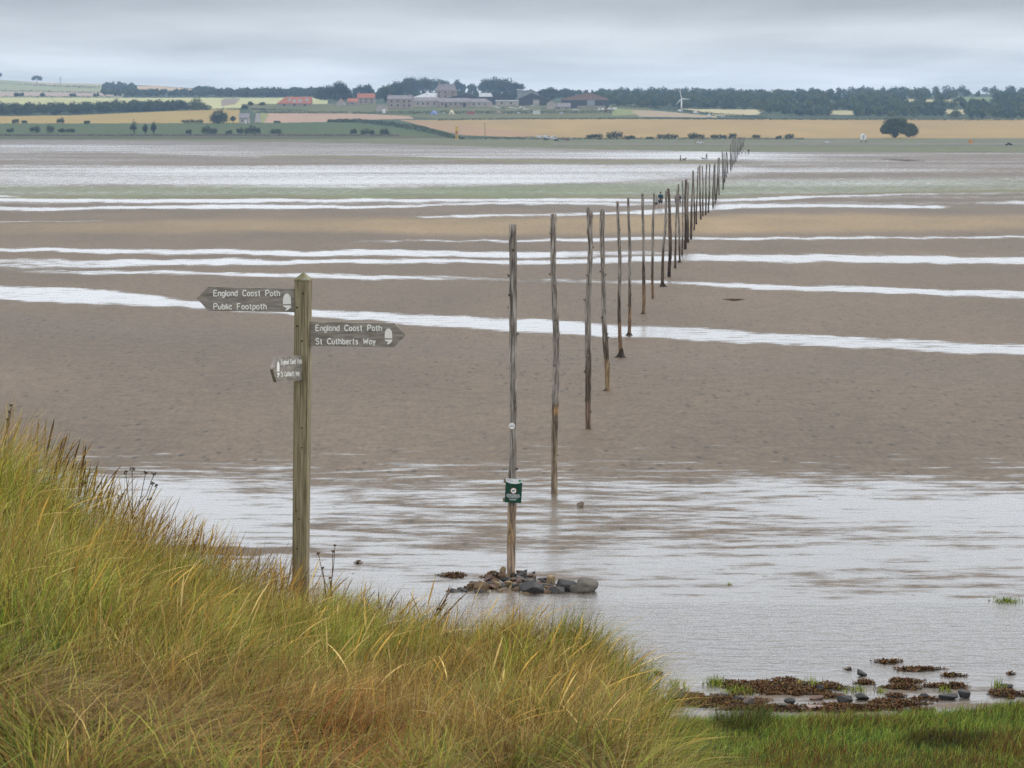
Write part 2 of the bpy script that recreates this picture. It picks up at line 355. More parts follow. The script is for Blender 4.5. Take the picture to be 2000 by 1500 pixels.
    # film of water
    m3 = N(t, 'ShaderNodeMapping'); m3.inputs['Scale'].default_value = (.4, 1, 1); L(g.outputs['Position'], m3.inputs[0])
    n3 = N(t, 'ShaderNodeTexNoise', i_Scale=4.5, i_Detail=4, i_Roughness=.6); L(m3.outputs[0], n3.inputs['Vector'])
    ra = N(t, 'ShaderNodeAttribute', attribute_name='rip'); b2 = N(t, 'ShaderNodeBump', i_Strength=.35, i_Distance=.13); L(ra.outputs['Fac'], b2.inputs['Strength']); L(n3.outputs['Fac'], b2.inputs['Height'])
    gl = N(t, 'ShaderNodeBsdfGlossy'); gl.inputs['Roughness'].default_value = .22; gl.inputs['Color'].default_value = (.97, .97, .98, 1); L(b2.outputs[0], gl.inputs['Normal'])
    fr = N(t, 'ShaderNodeFresnel'); fr.inputs['IOR'].default_value = 1.9; L(b2.outputs[0], fr.inputs['Normal'])
    fm = N(t, 'ShaderNodeMapRange'); fm.inputs['From Min'].default_value = .1; fm.inputs['From Max'].default_value = .68; fm.inputs['To Max'].default_value = .88; L(fr.outputs[0], fm.inputs['Value'])
    fac = mt('MULTIPLY', mt('MULTIPLY', mask, ds.outputs[0]), fm.outputs[0])
    ms = N(t, 'ShaderNodeMixShader'); L(fac, ms.inputs[0]); L(p.outputs[0], ms.inputs[1]); L(gl.outputs[0], ms.inputs[2])
    L(ms.outputs[0], t.nodes['Material Output'].inputs['Surface'])
    return m
M['sand'] = sand_mat('wet_sand')
def build_flats():
    cols = np.concatenate([np.linspace(-6000, -300, 40, endpoint=False), np.arange(-300, 2300, 8), np.linspace(2300, 8000, 40)])
    rows = np.concatenate([np.arange(270, 330, 1.0), np.arange(330, 720, 1.8), np.arange(720, 1720, 4), np.linspace(1720, 5200, 40)])
    P, Rr = np.meshgrid(cols, rows); pf = P.ravel(); rf = Rr.ravel(); Yv = gY(rf)
    X, Y, Z = at_np(pf, rf, Yv)
    w = wet_map(pf, rf, X, Y); c = tint_map(pf, rf, X, Y)
    far = np.clip((460-rf)/60, 0, 1); w = w+(fbm(X/55, Y/30, 50, 4)-.5)*.55*far*(w > .15)*(w < .98)
    w = w+(fbm(X/6, Y/9, 51, 4)-.5)*.5*(1-far)*(rf < 880)*(w > .1)
    w = np.where(rf < 872, w*np.interp(rf, [300, 372, 400, 872], [.82, .84, .86, .84]), w)
    rip = np.interp(rf, [300, 900, 1100, 1172, 1185, 1300, 1340], [.10, .15, .2, .25, .65, .8, .3])
    nc = len(cols); nr = len(rows)
    i = np.arange(nr-1)[:, None]*nc+np.arange(nc-1)[None, :]
    Q = np.stack([i, i+nc, i+nc+1, i+1], -1).reshape(-1, 4)
    # split: faces that hold standing water are the water sheet, the rest is the sand
    nn = (fbm(X*.25, Y*.55, 40, 3)-.5)*.5
    wf = (w+nn)[Q].mean(1) > .70
    for name, sel in (('sand_flats', ~wf), ('water', wf)):
        q = Q[sel]; u, inv = np.unique(q, return_inverse=True)
        o = np_mesh(name, np.stack([X, Y, Z], 1)[u], inv.reshape(-1, 4), M['sand'], c[u], attrs={'wet': w[u], 'rip': rip[u]}, smooth=True)
        prop(o, kind='structure')
build_flats()
o = MB().add([(-6000, -300, -.6), (6000, -300, -.6), (6000, 1500, -.6), (-6000, 1500, -.6)], [(0, 1, 2, 3)]).build('ground', mat('buried_sand', (.25, .2, .165), None, .2, .8)); prop(o, kind='structure')

# ------------------------------------------------------------------ rising farmland
SKYX = [-1500, -300, 0, 80, 150, 230, 300, 400, 500, 620, 900, 1200, 1500, 1800, 2100, 3500]
SKYR = [150, 153, 156, 161, 163, 165, 167, 174, 177, 180, 184, 186, 186, 183, 184, 186]
def poly_in(px, row, poly):
    r = np.zeros(len(px), bool); n = len(poly)
    for i in range(n):
        x1, y1 = poly[i]; x2, y2 = poly[(i+1) % n]
        if y1 == y2: continue
        c = ((y1 > row) != (y2 > row)) & (px < (x2-x1)*(row-y1)/(y2-y1)+x1)
        r ^= c
    return r
def field(name, a, b, sc=.02, st=(1, .2, 1)): return mat(name, a, b, sc, .95, stretch=st, detail=8, spec=.1)
fields = [
 ('dark_ground', (.05, .07, .04), (.04, .055, .035), [(-2000, 100), (5000, 100), (5000, 400), (-2000, 400)]),
 ('pale_pasture', (.20, .22, .11), (.26, .25, .14), [(-2000, 140), (240, 140), (240, 190), (-2000, 190)]),
 ('beige_strip', (.34, .29, .18), (.30, .26, .17), [(60, 160), (240, 163), (240, 168), (60, 166)]),
 ('pink_stubble_far', (.33, .25, .20), (.30, .24, .19), [(-2000, 176), (235, 180), (235, 189), (-2000, 188)]),
 ('ripe_strip', (.40, .30, .19), (.36, .27, .18), [(265, 168), (300, 167), (380, 174), (375, 178), (300, 176), (265, 174)]),
 ('ripe_patch', (.40, .30, .19), (.36, .27, .18), [(203, 163), (215, 163), (215, 170), (203, 170)]),
 ('pale_green_field', (.40, .38, .20), (.33, .34, .17), [(-2000, 190), (640, 191), (640, 212), (-2000, 212)]),
 ('brown_patch', (.22, .18, .14), (.2, .17, .14), [(435, 192), (470, 192), (460, 204), (430, 208)]),
 ('gold_field', (.31, .225, .075), (.27, .20, .07), [(-2000, 228), (0, 227), (150, 225), (425, 213), (470, 213), (470, 242), (-2000, 243)]),
 ('farm_green', (.085, .098, .042), (.115, .112, .055), [(470, 203), (1250, 203), (1300, 225), (1240, 233), (880, 233), (780, 226), (500, 222)]),
 ('green_meadow', (.052, .080, .026), (.068, .085, .032), [(-2000, 242), (0, 241), (600, 239.5), (700, 240), (800, 252), (850, 263), (880, 272), (-2000, 273)]),
 ('pink_stubble', (.34, .23, .165), (.29, .20, .145), [(525, 221), (700, 222), (800, 227), (810, 232), (700, 234), (640, 238), (560, 239.5), (515, 240)]),
 ('bright_verge', (.20, .21, .08), None, [(508, 221), (526, 221), (516, 240), (508, 240)]),
 ('golden_barley', (.32, .225, .095), (.26, .185, .085), [(780, 234.5), (1100, 232), (1400, 233), (5000, 235), (5000, 270), (1300, 272), (1000, 268), (900, 264)]),
 ('pink_barley', (.30, .19, .11), (.27, .18, .10), [(780, 234), (860, 240), (960, 251), (1060, 263), (1000, 268), (900, 264), (840, 250)]),
 ('beige_field', (.30, .235, .16), (.27, .22, .14), [(1225, 214), (1290, 217), (1400, 227), (1400, 230), (1250, 228)]),
 ('fresh_verge', (.20, .23, .09), None, [(1200, 212), (1232, 214), (1240, 224), (1195, 226)]),
 ('pale_field', (.42, .36, .22), (.37, .33, .2), [(1330, 212.5), (1495, 214), (1480, 224), (1400, 226), (1380, 220)]),
 ('pale_field_strip', (.42, .38, .22), None, [(1614, 215), (1672, 216), (1668, 224), (1620, 224)]),
 ('pale_field_slip', (.42, .38, .22), None, [(1832, 214), (1886, 214), (1884, 223), (1850, 222)]),
 ('clearing', (.40, .36, .2), None, [(1765, 193), (1790, 194), (1788, 202), (1770, 201)]),
 ('clearing_b', (.40, .36, .2), None, [(1806, 194), (1832, 195), (1828, 203), (1808, 202)]),
 ('clearing_c', (.40, .36, .2), None, [(1838, 194), (1875, 195), (1872, 202), (1845, 201)]),
 ('green_clearing', (.16, .22, .11), None, [(1868, 189), (1942, 190), (1935, 201), (1880, 198)]),
 ('saltmarsh', (.060, .072, .030), (.080, .074, .040), [(-2000, 263), (700, 264), (880, 267), (1000, 270), (1560, 270.5), (5000, 270), (5000, 400), (-2000, 400)]),
]
def build_hills():
    cols = np.concatenate([np.linspace(-1500, -100, 60, endpoint=False), np.arange(-100, 2100, 4), np.linspace(2100, 3500, 60)])
    top = np.interp(cols, SKYX, SKYR); nr = 150
    t = np.linspace(0, 1, nr)
    rows = 271.5*(1-t)[:, None]+top[None, :]*t[:, None]
    P = np.broadcast_to(cols, rows.shape).ravel(); rr = rows.ravel()
    Y = gY(rr); X, Y, Z = at_np(P, rr, Y)
    Z = Z+(fbm(X/160, Y/160, 5, 3)-.5)*0.5
    nc = len(cols)
    # back of the ridge falls away
    xb, yb, zb = X[-nc:]*1.15, Y[-nc:]*1.15, Z[-nc:]-60
    V = np.stack([np.concatenate([X, xb]), np.concatenate([Y, yb]), np.concatenate([Z, zb])], 1)
    i = np.arange(nr)[:, None]*nc+np.arange(nc-1)[None, :]
    Q = np.stack([i, i+1, i+nc+1, i+nc], -1).reshape(-1, 4)
    Pc = np.concatenate([P, P[-nc:]])[Q].mean(1); Rc = np.concatenate([rr, rr[-nc:]-2])[Q].mean(1)
    idx = np.zeros(len(Q), np.int32)
    mats = []
    for k, (n_, a, b, poly) in enumerate(fields):
        mats.append(field(n_, a, b)); idx[poly_in(Pc, Rc, poly)] = k
    o = np_mesh('hills', V, Q, mats, smooth=True); o.data.polygons.foreach_set('material_index', idx); o.data.update()
    prop(o, kind='structure')
build_hills()
def ribbon(name, pts, m, lift=.15):
    V = []
    for (px, r0, r1) in pts:
        a = gp(px, r0); b = gp(px, r1); a.z += lift; b.z += lift; V += [a, b]
    Fc = [(2*i, 2*i+1, 2*i+3, 2*i+2) for i in range(len(pts)-1)]
    return prop(MB().add(V, Fc).build(name, m), kind='structure')
M['tarmac'] = mat('tarmac', (.14, .125, .12), (.17, .15, .14), .05, .8)
M['gravel'] = mat('stony_verge', (.20, .175, .16), (.13, .125, .09), .06, .9, detail=8)
ribbon('road', [(x, 281.0-.3*(x > 1500), 283.2-.2*(x > 1500)) for x in range(1080, 3300, 60)], M['tarmac'])
ribbon('verge', [(x, 276, 278.2) for x in range(1560, 1700, 20)], M['gravel'])
V = [gp(497, 240), gp(510, 240), gp(507, 221), gp(500, 221)]
for q in V: q.z += .3
prop(MB().add(V, [(0, 1, 2, 3)]).build('lane', M['tarmac']), kind='structure')

# ------------------------------------------------------------------ dune bank in front
BPX = [-3000, -900, -400, 0, 200, 400, 586, 700, 850, 1000, 1150, 1230, 1290, 1340, 1400, 1500]
BRO = [540, 690, 850, 945, 1090, 1158, 1212, 1258, 1282, 1290, 1318, 1376, 1480, 1650, 2050, 2800]
BYC = [22, 22, 22, 22.5, 23, 24, 25.0, 24.5, 23.5, 23, 22, 20.5, 19, 17.5, 16, 14]
def bank_z(px, Y):
    S = np.interp(px, BPX, BRO); Yc = np.interp(px, BPX, BYC)
    _, _, zc = at_np(px, S, Yc)
    z0 = 5.6; Y0 = 6.0
    z = np.where(Y < Yc, z0+(zc-z0)*(Y-Y0)/(Yc-Y0), zc-(Y-Yc)*.52)
    z = np.where(Y < Y0, z0, z)
    x = (px-1000)/F*Y
    z = z+((fbm(x/1.1, Y/1.1, 61, 3)-.5)*.28+(vnoise(x/.42, Y/.55, 62)-.5)*.24)*np.clip((Y-5)/6, 0, 1)
    return np.maximum(z, -.3)
def build_bank():
    cols = np.arange(-3000, 1520, 20.0); Ys = np.concatenate([np.arange(-2, 8, .5), np.arange(8, 36, .2)])
    P, YY = np.meshgrid(cols, Ys); P = P.ravel(); YY = YY.ravel()
    Yx = np.maximum(YY, 6); X = (P-1000)/F*Yx*(1+np.clip((8-YY)/8, 0, 1)*.6); Z = bank_z(P, YY)
    nc = len(cols); i = np.arange(len(Ys)-1)[:, None]*nc+np.arange(nc-1)[None, :]
    Q = np.stack([i, i+1, i+nc+1, i+nc], -1).reshape(-1, 4)
    o = np_mesh('dune_bank', np.stack([X, YY, Z], 1), Q, mat('bank_soil', (.035, .026, .014), (.022, .016, .010), 2, .95, bump=.03), smooth=True)
    prop(o, kind='structure')
build_bank()
def marsh_z(X, Y):
    px = 1000+X/Y*F
    edge = np.interp(px, [1200, 1330, 1500, 1700, 1850, 2000, 2400], [37.4, 37.7, 38.0, 38.0, 38.3, 38.9, 39.8])
    return edge, np.clip((edge-Y)*.2, -.05, .16)+(fbm(X/.8, Y/.8, 71, 3)-.5)*.08
def build_marsh():
    xs = np.arange(0, 14, .12); ys = np.arange(30, 41.5, .12)
    Xg, Yg = np.meshgrid(xs, ys); X = Xg.ravel(); Y = Yg.ravel(); e, Z = marsh_z(X, Y)
    nc = len(xs); i = np.arange(len(ys)-1)[:, None]*nc+np.arange(nc-1)[None, :]
    Q = np.stack([i, i+1, i+nc+1, i+nc], -1).reshape(-1, 4)
    Q = Q[(Y-e)[Q].mean(1) < .1]
    prop(np_mesh('marsh_edge', np.stack([X, Y, Z], 1), Q, mat('marsh_soil', (.06, .05, .025), (.035, .03, .018), 3, .95, bump=.03), smooth=True), kind='structure')
build_marsh()
# ------------------------------------------------------------------ grass blades
def blades(name, root, L, width, bend, head, col, K=5, wprof=None, lean=None, tipcol=None):
    n = len(root); t = np.linspace(0, 1, K+1)[None, :]
    hx = np.cos(head)[:, None]; hy = np.sin(head)[:, None]; b = bend[:, None]; l = L[:, None]
    hor = l*(b*t**1.9*.85); ver = l*(t-.42*b*t**2.3)
    if lean is not None: lx, ly = lean; cxx = root[:, 0:1]+hx*hor+lx[:, None]*t*l; cyy = root[:, 1:2]+hy*hor+ly[:, None]*t*l
    else: cxx = root[:, 0:1]+hx*hor; cyy = root[:, 1:2]+hy*hor
    czz = root[:, 2:3]+ver
    wp = (1-t**2*.9) if wprof is None else wprof[None, :]
    a2 = head+np.pi/2+rng.normal(0, .5, n)
    # turn blades mostly broadside to seaward/landward so that they read as grass from the bank
    w = (width[:, None]*wp)/2
    dx = np.cos(a2)[:, None]*w; dy = np.sin(a2)[:, None]*w
    V = np.stack([np.stack([cxx-dx, cyy-dy, czz], -1), np.stack([cxx+dx, cyy+dy, czz], -1)], 2)  # n,K+1,2,3
    base = (np.arange(n)*(K+1)*2)[:, None]+(np.arange(K)*2)[None, :]
    Q = np.stack([base, base+1, base+3, base+2], -1).reshape(-1, 4)
    tc_ = tipcol if tipcol is not None else col
    tt = t[:, :, None]
    C = col[:, None, :]*(1-tt)+tc_[:, None, :]*tt
    C = np.repeat(C[:, :, None, :], 2, 2).reshape(-1, 3)
    return V.reshape(-1, 3), Q, C
def join_blades(name, parts, mat_, label, cat):
    V = []; Q = []; C = []; n = 0
    for v, q, c in parts: V.append(v); Q.append(q+n); C.append(c); n += len(v)
    o = np_mesh(name, np.concatenate(V), np.concatenate(Q), mat_, np.concatenate(C))
    return prop(o, label, cat, kind='stuff')
GREEN = np.array([[.145, .225, .020], [.25, .325, .030], [.050, .095, .014], [.44, .44, .055]])
STRAW = np.array([[.52, .34, .075], [.38, .24, .055], [.66, .50, .20]])
BROWN = np.array([[.19, .10, .028], [.10, .052, .018], [.30, .17, .045]])
RUST = np.array([[.46, .18, .04], [.32, .11, .025], [.12, .05, .015]])
def pick(pal, n): return pal[rng.integers(0, len(pal), n)]*rng.uniform(.8, 1.2, (n, 1))
def bank_roots(n, pxa=-140, pxb=1440, ya=9.5, over=1.8):
    px = rng.uniform(pxa, pxb, n*2); Yc = np.interp(px, BPX, BYC)
    Y = np.sqrt(rng.uniform(ya**2, (27)**2, n*2)); k = Y < Yc+over; px = px[k][:n]; Y = Y[k][:n]
    X = (px-1000)/F*Y; Z = bank_z(px, Y)
    # tufting: pull roots towards tuft centres
    row = HOR+(CAMZ-Z)/Y*F
    return px, Y, X, Z, row
def bank_grass():
    parts = []
    # main sward
    n = 165000
    px, Y, X, Z, row = bank_roots(n)
    n = len(px)
    # tussocks: each has its own leaning, length and mix of live and dead leaves
    cx_ = np.floor(X/.34+fbm(X*1.7, Y*1.7, 85, 2)*1.6); cy_ = np.floor(Y/.42+fbm(X*1.7+9, Y*1.7, 86, 2)*1.6)
    hsh = lambda k: lat(k)[(cx_.astype(int)*7) % 256, (cy_.astype(int)*13) % 256]
    tuft = hsh(87); tdir = hsh(88); tdry = hsh(89); dry = fbm(X*.7+5, Y*.9, 82, 3)
    dryp = np.clip(.09+(dry-.5)*1.9+(tdry-.5)*.75+sstep(1260, 1480, row)*.55+.25*sstep(560, 800, px)*sstep(1280, 1400, row), .04, .95)
    dryp = np.where((px > 1120), dryp*.7*(1-sstep(1100, 1300, px))+.20, dryp)
    lushL = sstep(560, 60, px)*sstep(1430, 1200, row); dryp = dryp*(1-.35*lushL)
    keep = rng.random(n) < np.interp(tuft, [0, .3, .6], [.12, .6, 1.0]); px, Y, X, Z, row, tuft, tdir, tdry, dry, dryp = [q[keep] for q in (px, Y, X, Z, row, tuft, tdir, tdry, dry, dryp)]; n = len(px)
    u = rng.random(n); isdry = u < dryp
    col = pick(GREEN, n)*(.55+.75*tuft)[:, None]; br = pick(BROWN, n); st = pick(STRAW, n)
    col *= (1-.35*sstep(1300, 1480, row))[:, None]; k2 = rng.random(n) < np.clip(.55-sstep(1230, 1430, row)*.45, .06, 1)  # greens dimmed down the bank: shade put into the blade colour
    col[isdry & k2] = st[isdry & k2]; col[isdry & ~k2] = br[isdry & ~k2]
    rust = (np.hypot((px-655)/120, (row-1500)/100) < 1+rng.normal(0, .35, n)) & (rng.random(n) < .72)
    col[rust] = pick(RUST, n)[rust]
    tip = col*.95+np.array([.30, .24, .10])*.28  # paler leaf ends, with the highlight on them put into the colour
    L = rng.uniform(.14, .40, n)*(.40+1.05*tuft)*np.interp(px, [-200, 100, 400, 900, 1200, 1400], [1.45, 1.25, 1.05, 1.0, 1.2, 1.2])
    low = sstep(1300, 1480, row)
    bend = np.clip(rng.gamma(2.0, .30, n)+(tdry-.3)*.6+low*.3, .04, 1.35)
    head = tdir*6.283+rng.normal(0, .9, n)
    w = np.where(rng.random(n) < .12, rng.uniform(.006, .010, n), rng.uniform(.0032, .0058, n))
    root = np.stack([X, Y, Z-.03], 1)
    lean = (rng.normal(.07, .20, n)+np.cos(tdir*6.283)*.16, rng.normal(0, .18, n)+np.sin(tdir*6.283)*.16)
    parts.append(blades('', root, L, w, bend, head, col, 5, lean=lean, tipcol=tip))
    # long arching straw stems, some with pale fuzzy heads
    n = 15000
    px, Y, X, Z, row = bank_roots(n, over=.6, ya=14); n = len(px)
    L = rng.uniform(.40, .72, n)*np.interp(px, [-200, 150, 400, 1400], [1.2, 1.1, .9, .9]); col = np.where((rng.random(n) < .6)[:, None], pick(STRAW, n), pick(BROWN, n))
    parts.append(blades('', np.stack([X, Y, Z], 1), L, rng.uniform(.002, .0035, n), np.clip(rng.gamma(2, .25, n), .02, 1.2), rng.normal(.1, 1.3, n), col, 7, lean=(rng.normal(.12, .2, n), rng.normal(0, .2, n))))
    n = 700
    px, Y, X, Z, row = bank_roots(n, over=.3, ya=14.5); n = len(px)
    L = rng.uniform(.38, .66, n); col = pick(STRAW, n)*1.1
    wp = np.array([.25, .22, .2, .2, .2, .22, .25, .8, 1.0, .95, .6, .1])
    parts.append(blades('', np.stack([X, Y, Z], 1), L, rng.uniform(.008, .014, n), np.clip(rng.gamma(2.4, .25, n), .1, 1.1), rng.normal(.1, 1.0, n), col, 11, wprof=wp, lean=(rng.normal(.15, .2, n), rng.normal(0, .2, n)), tipcol=col*np.array([1.15, 1.1, 1.0])))
    # pale feathery and brown heads standing up on the high part of the bank
    for (cnt, pa, pb, dY, La, Lb, pal, wd, bd) in ((380, -20, 260, 1.3, .50, .74, STRAW, .007, .30), (70, 60, 220, .8, .62, .86, BROWN*.8, .020, .2), (600, 200, 580, 1.0, .36, .66, BROWN*1.2, .008, .25), (160, 150, 420, .6, .5, .72, STRAW, .009, .25),
                                                   (110, 600, 880, .6, .42, .60, BROWN*.6, .014, .40), (420, 620, 1180, 1.0, .25, .42, STRAW, .009, .5), (70, 380, 700, .8, .4, .55, STRAW*.8, .008, .3)):
        px = rng.uniform(pa, pb, cnt); Yc = np.interp(px, BPX, BYC); Y = Yc+rng.uniform(-dY*1.5, dY*.5, cnt); X = (px-1000)/F*Y; Z = bank_z(px, Y)
        wp = np.array([.18, .16, .15, .15, .14, .14, .3, .9, 1.0, .7, .85, .1])
        c = pick(pal, cnt)
        parts.append(blades('', np.stack([X, Y, Z], 1), rng.uniform(La, Lb, cnt), rng.uniform(.6, 1.1, cnt)*wd, np.clip(rng.normal(bd, .15, cnt), .02, 1), rng.normal(.1, .8, cnt), c, 11, wprof=wp, lean=(rng.normal(.14, .1, cnt), rng.normal(0, .1, cnt))))
    # tall green blades on the seaward shoulder
    n = 2600; px = rng.uniform(1060, 1330, n); Yc = np.interp(px, BPX, BYC); Y = Yc+rng.uniform(-2.2, .8, n); X = (px-1000)/F*Y; Z = bank_z(px, Y)
    parts.append(blades('', np.stack([X, Y, Z-.03], 1), rng.uniform(.30, .58, n), rng.uniform(.004, .007, n), np.clip(rng.normal(.35, .2, n), .03, 1), rng.normal(.2, .9, n), pick(GREEN, n)*.85, 6, lean=(rng.normal(.18, .12, n), rng.normal(0, .1, n))))
    join_blades('dune_grass', parts, M['grass'], 'long wind-bent green and straw dune grass on the bank', 'grass')
bank_grass()
def marsh_grass():
    parts = []
    n = 90000
    X = rng.uniform(.8, 9.5, n); Y = rng.uniform(33.5, 40, n); e, Z = marsh_z(X, Y); k = (Y < e-.1); X, Y, Z, e = X[k], Y[k], Z[k], e[k]; n = len(X)
    px = 1000+X/Y*F; row = HOR+(CAMZ-Z)/Y*F
    d = fbm(X/.9, Y/.6, 91, 3); dark = np.hypot((px-1450)/60, (row-1425)/28) < 1
    dark2 = np.hypot((px-1860)/90, (row-1470)/18) < 1
    col = pick(GREEN, n)*np.array([.90, 1.0, 1.4]); dry = rng.random(n) < np.clip((d-.36)*1.3+sstep(1470, 1510, row)*.35, .05, .7)
    col[dry] = pick(BROWN, n)[dry]; col[dark | dark2] *= .45
    L = rng.uniform(.08, .22, n)*(.6+.9*d)*(1+.5*dark)
    parts.append(blades('', np.stack([X, Y, Z-.01], 1), L, rng.uniform(.005, .010, n), np.clip(rng.gamma(2, .25, n), .05, 1), rng.normal(.2, 1.4, n), col, 3, lean=(rng.normal(.1, .2, n), rng.normal(0, .2, n))))
    join_blades('marsh_grass', parts, M['grass'], 'short bright green saltmarsh turf beside the wrack', 'marsh grass')
marsh_grass()
def tuft(px, row, n, h, wpx, label, green=.9):
    c = gp(px, row); s = pxm(c.y); r = wpx/2/s
    X = c.x+rng.normal(0, r*.5, n); Y = c.y+rng.normal(0, r*.6, n); L = rng.uniform(.5, 1, n)*h
    v, q, cc = blades('', np.stack([X, Y, np.zeros(n)-.01], 1), L, rng.uniform(.006, .012, n), np.clip(rng.gamma(2, .3, n), .1, 1.1), rng.uniform(0, 6.28, n), pick(GREEN, n)*green, 4)
    v = v-np.array([c.x, c.y, 0]); o = np_mesh('grass_tuft', v, q, M['grass'], cc); o.location = (c.x, c.y, 0)
    prop(o, label, 'grass tuft', 'grass tufts growing through the wrack')
tuft(1395, 1338, 130, .20, 45, 'bushy green grass tuft behind the broad brown wrack bed')
tuft(1318, 1345, 40, .28, 30, 'thin upright grass tuft beside the lone grey stone by the dune')
tuft(1338, 1348, 25, .22, 16, 'single spray of grass blades between the dune and the bushy tuft')
tuft(1440, 1353, 160, .16, 70, 'wide low grass tuft growing through the long wrack bed')
tuft(1590, 1340, 80, .20, 45, 'grass tuft standing on the wrack beside the peaked dark stone')
tuft(1668, 1350, 110, .13, 70, 'loose pale grass patch in front of the peaked dark stone')
tuft(1720, 1352, 40, .12, 24, 'small grass sprig between the loose patch and the black stones')
tuft(1845, 1350, 50, .14, 40, 'sparse grass tuft beside the oval wrack clump')
tuft(1952, 1345, 60, .22, 30, 'upright grass tuft beside the wrack at the marsh corner')
tuft(1968, 1175, 260, .10, 60, 'isolated low green tuft out on the open wet flats')
tuft(1424, 1142, 24, .09, 12, 'tiny grass sprig alone on the wet flats beyond the cairn')
tuft(1480, 1412, 60, .22, 46, 'dark green clump at the edge of the saltmarsh turf', .5)

# ------------------------------------------------------------------ fingerpost
GL = {  # single-stroke routed letters: lines of points, cell height 1 (capitals), x-height .66
 'E': (.6, [[(.55, 1), (0, 1), (0, 0), (.55, 0)], [(0, .52), (.45, .52)]]),
 'P': (.6, [[(0, 0), (0, 1), (.35, 1), (.55, .9), (.58, .74), (.52, .56), (.35, .48), (0, .48)]]),
 'F': (.55, [[(.52, 1), (0, 1), (0, 0)], [(0, .52), (.42, .52)]]),
 'S': (.58, [[(.55, .85), (.4, 1), (.15, 1), (.02, .85), (.05, .65), (.3, .52), (.52, .38), (.55, .16), (.4, 0), (.14, 0), (0, .15)]]),
 'C': (.62, [[(.6, .82), (.48, .97), (.3, 1), (.1, .88), (0, .65), (0, .35), (.1, .12), (.3, 0), (.48, .03), (.6, .18)]]),
 'W': (.85, [[(0, 1), (.2, 0), (.42, .8), (.62, 0), (.82, 1)]]),
 'n': (.45, [[(0, 0), (0, .66)], [(0, .5), (.12, .64), (.28, .66), (.4, .56), (.42, .4), (.42, 0)]]),
 'g': (.45, [[(.42, .5), (.3, .65), (.14, .65), (.02, .5), (0, .33), (.02, .15), (.14, 0), (.3, .02), (.42, .15)], [(.42, .66), (.42, -.1), (.33, -.28), (.15, -.3), (.03, -.22)]]),
 'l': (.06, [[(0, 1), (0, 0)]]),
 'a': (.45, [[(.42, .5), (.3, .65), (.14, .65), (.02, .5), (0, .33), (.02, .15), (.14, 0), (.3, .02), (.42, .15)], [(.42, .66), (.42, 0)]]),
 'd': (.45, [[(.42, .5), (.3, .65), (.14, .65), (.02, .5), (0, .33), (.02, .15), (.14, 0), (.3, .02), (.42, .15)], [(.42, 1), (.42, 0)]]),
 'e': (.43, [[(.02, .34), (.42, .34), (.4, .52), (.28, .65), (.14, .65), (.02, .5), (0, .33), (.02, .15), (.14, 0), (.28, 0), (.4, .1)]]),
 'o': (.46, [[(.22, .66), (.08, .6), (0, .42), (0, .24), (.08, .06), (.22, 0), (.36, .06), (.44, .24), (.44, .42), (.36, .6), (.22, .66)]]),
 's': (.4, [[(.36, .58), (.24, .66), (.08, .62), (.03, .5), (.12, .38), (.28, .3), (.36, .17), (.28, .03), (.12, 0), (0, .08)]]),
 't': (.34, [[(.14, .95), (.14, .1), (.22, 0), (.32, .02)], [(0, .66), (.3, .66)]]),
 'h': (.45, [[(0, 0), (0, 1)], [(0, .5), (.12, .64), (.28, .66), (.4, .56), (.42, .4), (.42, 0)]]),
 'u': (.45, [[(0, .66), (0, .2), (.08, .03), (.22, 0), (.34, .06), (.42, .2)], [(.42, .66), (.42, 0)]]),
 'b': (.45, [[(0, 1), (0, 0)], [(0, .5), (.12, .64), (.28, .65), (.4, .5), (.43, .33), (.4, .15), (.28, 0), (.12, .02), (0, .15)]]),
 'i': (.06, [[(0, .66), (0, 0)], [(0, .92), (.01, .86)]]),
 'c': (.42, [[(.4, .52), (.26, .66), (.12, .62), (.01, .46), (0, .22), (.12, .04), (.26, 0), (.4, .12)]]),
 'p': (.45, [[(0, .66), (0, -.3)], [(0, .5), (.12, .64), (.28, .65), (.4, .5), (.43, .33), (.4, .15), (.28, 0), (.12, .02), (0, .15)]]),
 'r': (.3, [[(0, .66), (0, 0)], [(0, .42), (.1, .6), (.28, .66)]]),
 'y': (.44, [[(0, .66), (.22, .02)], [(.42, .66), (.22, .02), (.1, -.28)]]),
}
def write(mb, text, x0, z0, h, width, y, rad):
    tot = 0
    for ch in text: tot += (.75 if ch == ' ' else GL[ch][0]+.2)
    kx = width/tot; x = x0
    for ch in text:
        if ch == ' ': x += .75*kx; continue
        w, lines = GL[ch]
        for ln in lines:
            P_ = [(x+a*kx, y, z0+b*h) for a, b in ln]
            if ch in 'WyEPF':
                for q in range(len(P_)-1): mb.tube(P_[q:q+2], rad, n=6)
            else: mb.tube(P_, rad, n=6)
        x += (w+.2)*kx
def acorn(mb, x, z, h, y, d=-.004):     # nut above, cup below with a short stalk
    w = h*.46; cy = z+h*.34
    pts = [(x-w/2, cy+.02*h)]+[(x+w/2*math.cos(a), cy+h*.25+h*.38*math.sin(a)) for a in np.linspace(math.pi, 0, 13)]+[(x+w/2, cy+.02*h)]
    mb.prism(pts, y+d, y)
    cup = [(x-w/2, cy-.05*h), (x+w/2, cy-.05*h), (x+w/2, cy-.16*h), (x+w*.1, cy-.32*h), (x-w*.18, cy-.36*h), (x-w*.22, cy-.30*h), (x, cy-.21*h), (x-w*.45, cy-.13*h)]
    mb.prism(cup, y+d, y)
